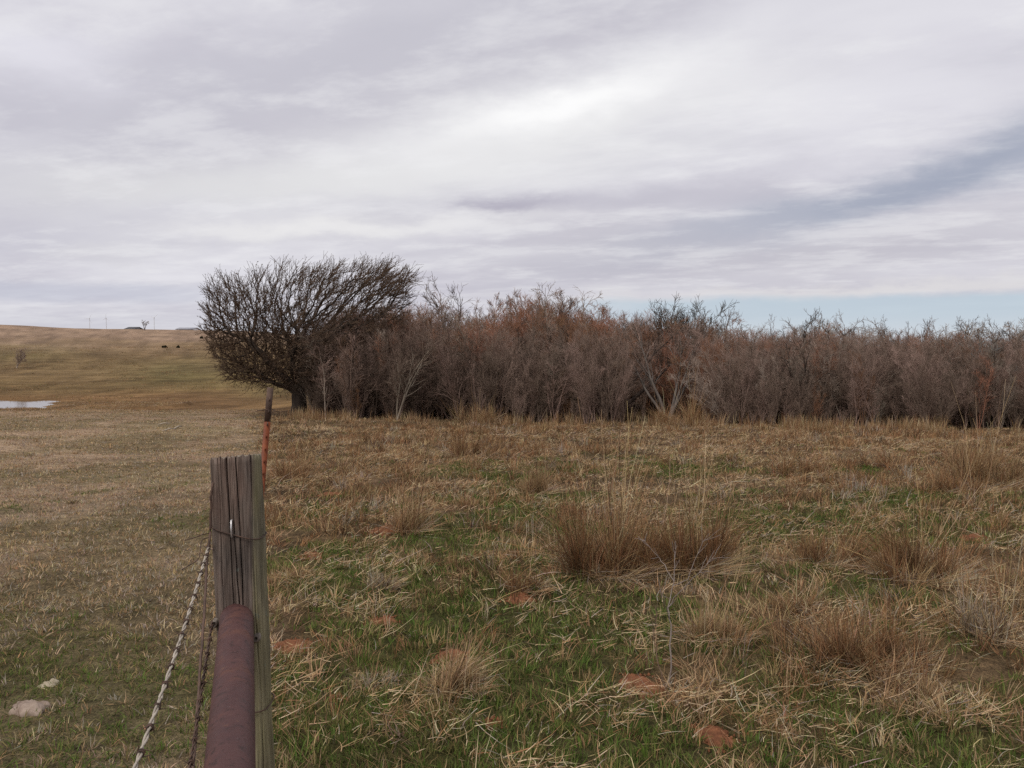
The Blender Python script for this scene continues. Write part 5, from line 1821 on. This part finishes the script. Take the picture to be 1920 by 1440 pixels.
def t_post():
    Y = 3.9
    top = at(507, 727, Y)
    foot = at(489, 935, Y)
    d = norm(foot - top)
    gz = h1(foot[0], Y)
    L = (top[2] - gz + 0.35) / -d[2]
    base = top + d * L
    ax = -d
    X = norm(np.cross([0, 1, 0], ax)); Yd = np.cross(ax, X)
    yaw = 0.5
    X, Yd = math.cos(yaw) * X + math.sin(yaw) * Yd, math.cos(yaw) * Yd - math.sin(yaw) * X
    root = bpy.data.objects.new('steel_fence_post', None); COL.objects.link(root); root.location = base

    def prism(outline, s0, s1):
        g = Geo()
        o = np.array(outline)
        n = len(o)
        V = []
        for s in (s0, s1):
            V.append(ax[None] * s + o[:, :1] * X[None] + o[:, 1:] * Yd[None])
        j = np.arange(n)
        g.add(np.concatenate(V), [np.stack([j, (j + 1) % n, n + (j + 1) % n, n + j], -1), np.array([j[::-1]]), np.array([n + j])])
        return g
    w, th, web = 0.0132, 0.0040, 0.030
    T = [(-w, 0), (w, 0), (w, th), (th / 2, th), (th / 2, web), (-th / 2, web), (-th / 2, th), (-w, th)]
    link('red_shaft', prism(T, 0, L - 0.15).mesh('red_shaft', RED), root)
    T2 = [(x * 1.03, y * 1.03 - 0.0004) for x, y in T]
    link('rusty_tip', prism(T2, L - 0.15, L).mesh('rusty_tip', DARKRUST), root)
    for i in range(9):
        s = L - 0.05 - i * 0.055
        g = Geo(); c = ax * s - Yd * 0.004
        box(g, (0, 0, 0), (0.006, 0.005, 0.016), None, 0.75)
        v = np.concatenate(g.v)
        v = c + v[:, :1] * X + v[:, 1:2] * Yd + v[:, 2:] * ax
        g2 = Geo(); g2.add(v, [np.concatenate(f) for f in g.f.values()])
        link('stud', g2.mesh('stud', RED if i > 2 else DARKRUST), root)
    # wire clip and wire ends at its head
    c = ax * (L - 0.10)
    g = Geo()
    aa = np.linspace(0, 2 * math.pi, 17)
    tubes(g, [(c + 0.024 * (np.cos(aa)[:, None] * X + np.sin(aa)[:, None] * Yd) + ax * 0.006 * np.sin(aa * 2)[:, None], np.full(17, 0.0016)),
              (np.array([c - X * 0.022, c - X * 0.045 - ax * 0.004, c - X * 0.062 - ax * 0.012]), np.array([0.0018, 0.0016, 0.0012])),
              (np.array([c + X * 0.022, c + X * 0.05 - ax * 0.006, c + X * 0.085 + ax * 0.002]), np.array([0.0018, 0.0016, 0.0012]))], 5)
    link('wire_clip', g.mesh('wire_clip', RUST, True), root)
    tag(root, 'thin red steel T-shaped fence post right behind the wooden post', 'fence post')


t_post()


# ------------------------------------------------------------------ pale scraps lying on the pasture
def scraps():
    rng = np.random.default_rng(14)
    rock = flat_mat('pale_pinkish_stone', (0.16, 0.11, 0.085), (0.36, 0.28, 0.22), 14, 0.9)
    white = flat_mat('bleached_scrap', (0.26, 0.21, 0.14), (0.42, 0.36, 0.26), 18, 0.9)

    def stone(u, v, wpx, hpx, mat, lab, seed, name, cat):
        p = ground_at(u, v)
        k = p[1] / FPX
        W, Hh = wpx * k, hpx * k
        n, m_ = 28, 9
        a = np.linspace(0, 2 * math.pi, n + 1)[:-1]
        V = []
        for i in range(m_ + 1):
            s = i / m_
            rr = (1 - s ** 2.5) if s < 1 else 0.01
            w = 1 + 0.9 * (vnoise(np.cos(a) * 2 + 7, np.sin(a) * 2 + 7, seed) - 0.5) + 0.5 * (vnoise(np.cos(a) * 5 + 7, np.sin(a) * 5 + 7, seed + 4) - 0.5)
            x, y = W / 2 * rr * w * np.cos(a), W * 0.42 * rr * w * np.sin(a)
            z = np.full(n, s * Hh) * (0.75 + 0.5 * vnoise(x / W * 5 + 7, y / W * 5 + 7, seed + 2)) - 0.008 + 0.045 * (fbm(x / 0.03 + 50, y / 0.03 + 50, seed, 3) - 0.5)
            V.append(np.stack([x, y, z], -1))
        j = np.arange(n)
        q = np.concatenate([np.stack([i * n + j, i * n + (j + 1) % n, (i + 1) * n + (j + 1) % n, (i + 1) * n + j], -1) for i in range(m_)])
        o = link(name, make_mesh(name, np.concatenate(V), [q], mat, None, False), None, p)
        tag(o, lab, cat)
    stone(55, 1332, 82, 24, rock, 'larger pale pinkish stone lying in the grass at the lower left', 61, 'flat_stone', 'stone')
    stone(92, 1288, 36, 15, white, 'smaller pale yellowish stone just beyond the larger pink one', 62, 'flat_stone', 'stone')
    stone(1268, 1327, 17, 12, white, 'small white stone in the grass right of the bright red mound', 63, 'white_stone', 'stone')
    p = None
    bone = flat_mat('bleached_wood', (0.28, 0.23, 0.17), (0.42, 0.36, 0.28), 10, 0.9)
    for u0, v0, u1, v1, lab in [(305, 810, 330, 807, 'longer pale bleached stick on the grazed pasture'), (325, 806, 342, 802, 'shorter pale bleached stick lying against the longer one'),
                                (296, 798, 318, 797, 'faint pale stick behind the two bleached sticks')]:
        a, b_ = ground_at(u0, v0), ground_at(u1, v1)
        a[2] += 0.03; b_[2] += 0.05
        g = Geo(); mid = (a + b_) / 2 + [0, 0.05, 0.04]
        tubes(g, [(np.array([a, mid, b_]) - a, np.array([0.02, 0.028, 0.016]))], 6, True)
        tag(link('bleached_stick', g.mesh('bleached_stick', bone), None, a), lab, 'stick', 'bleached sticks on the pasture')


scraps()
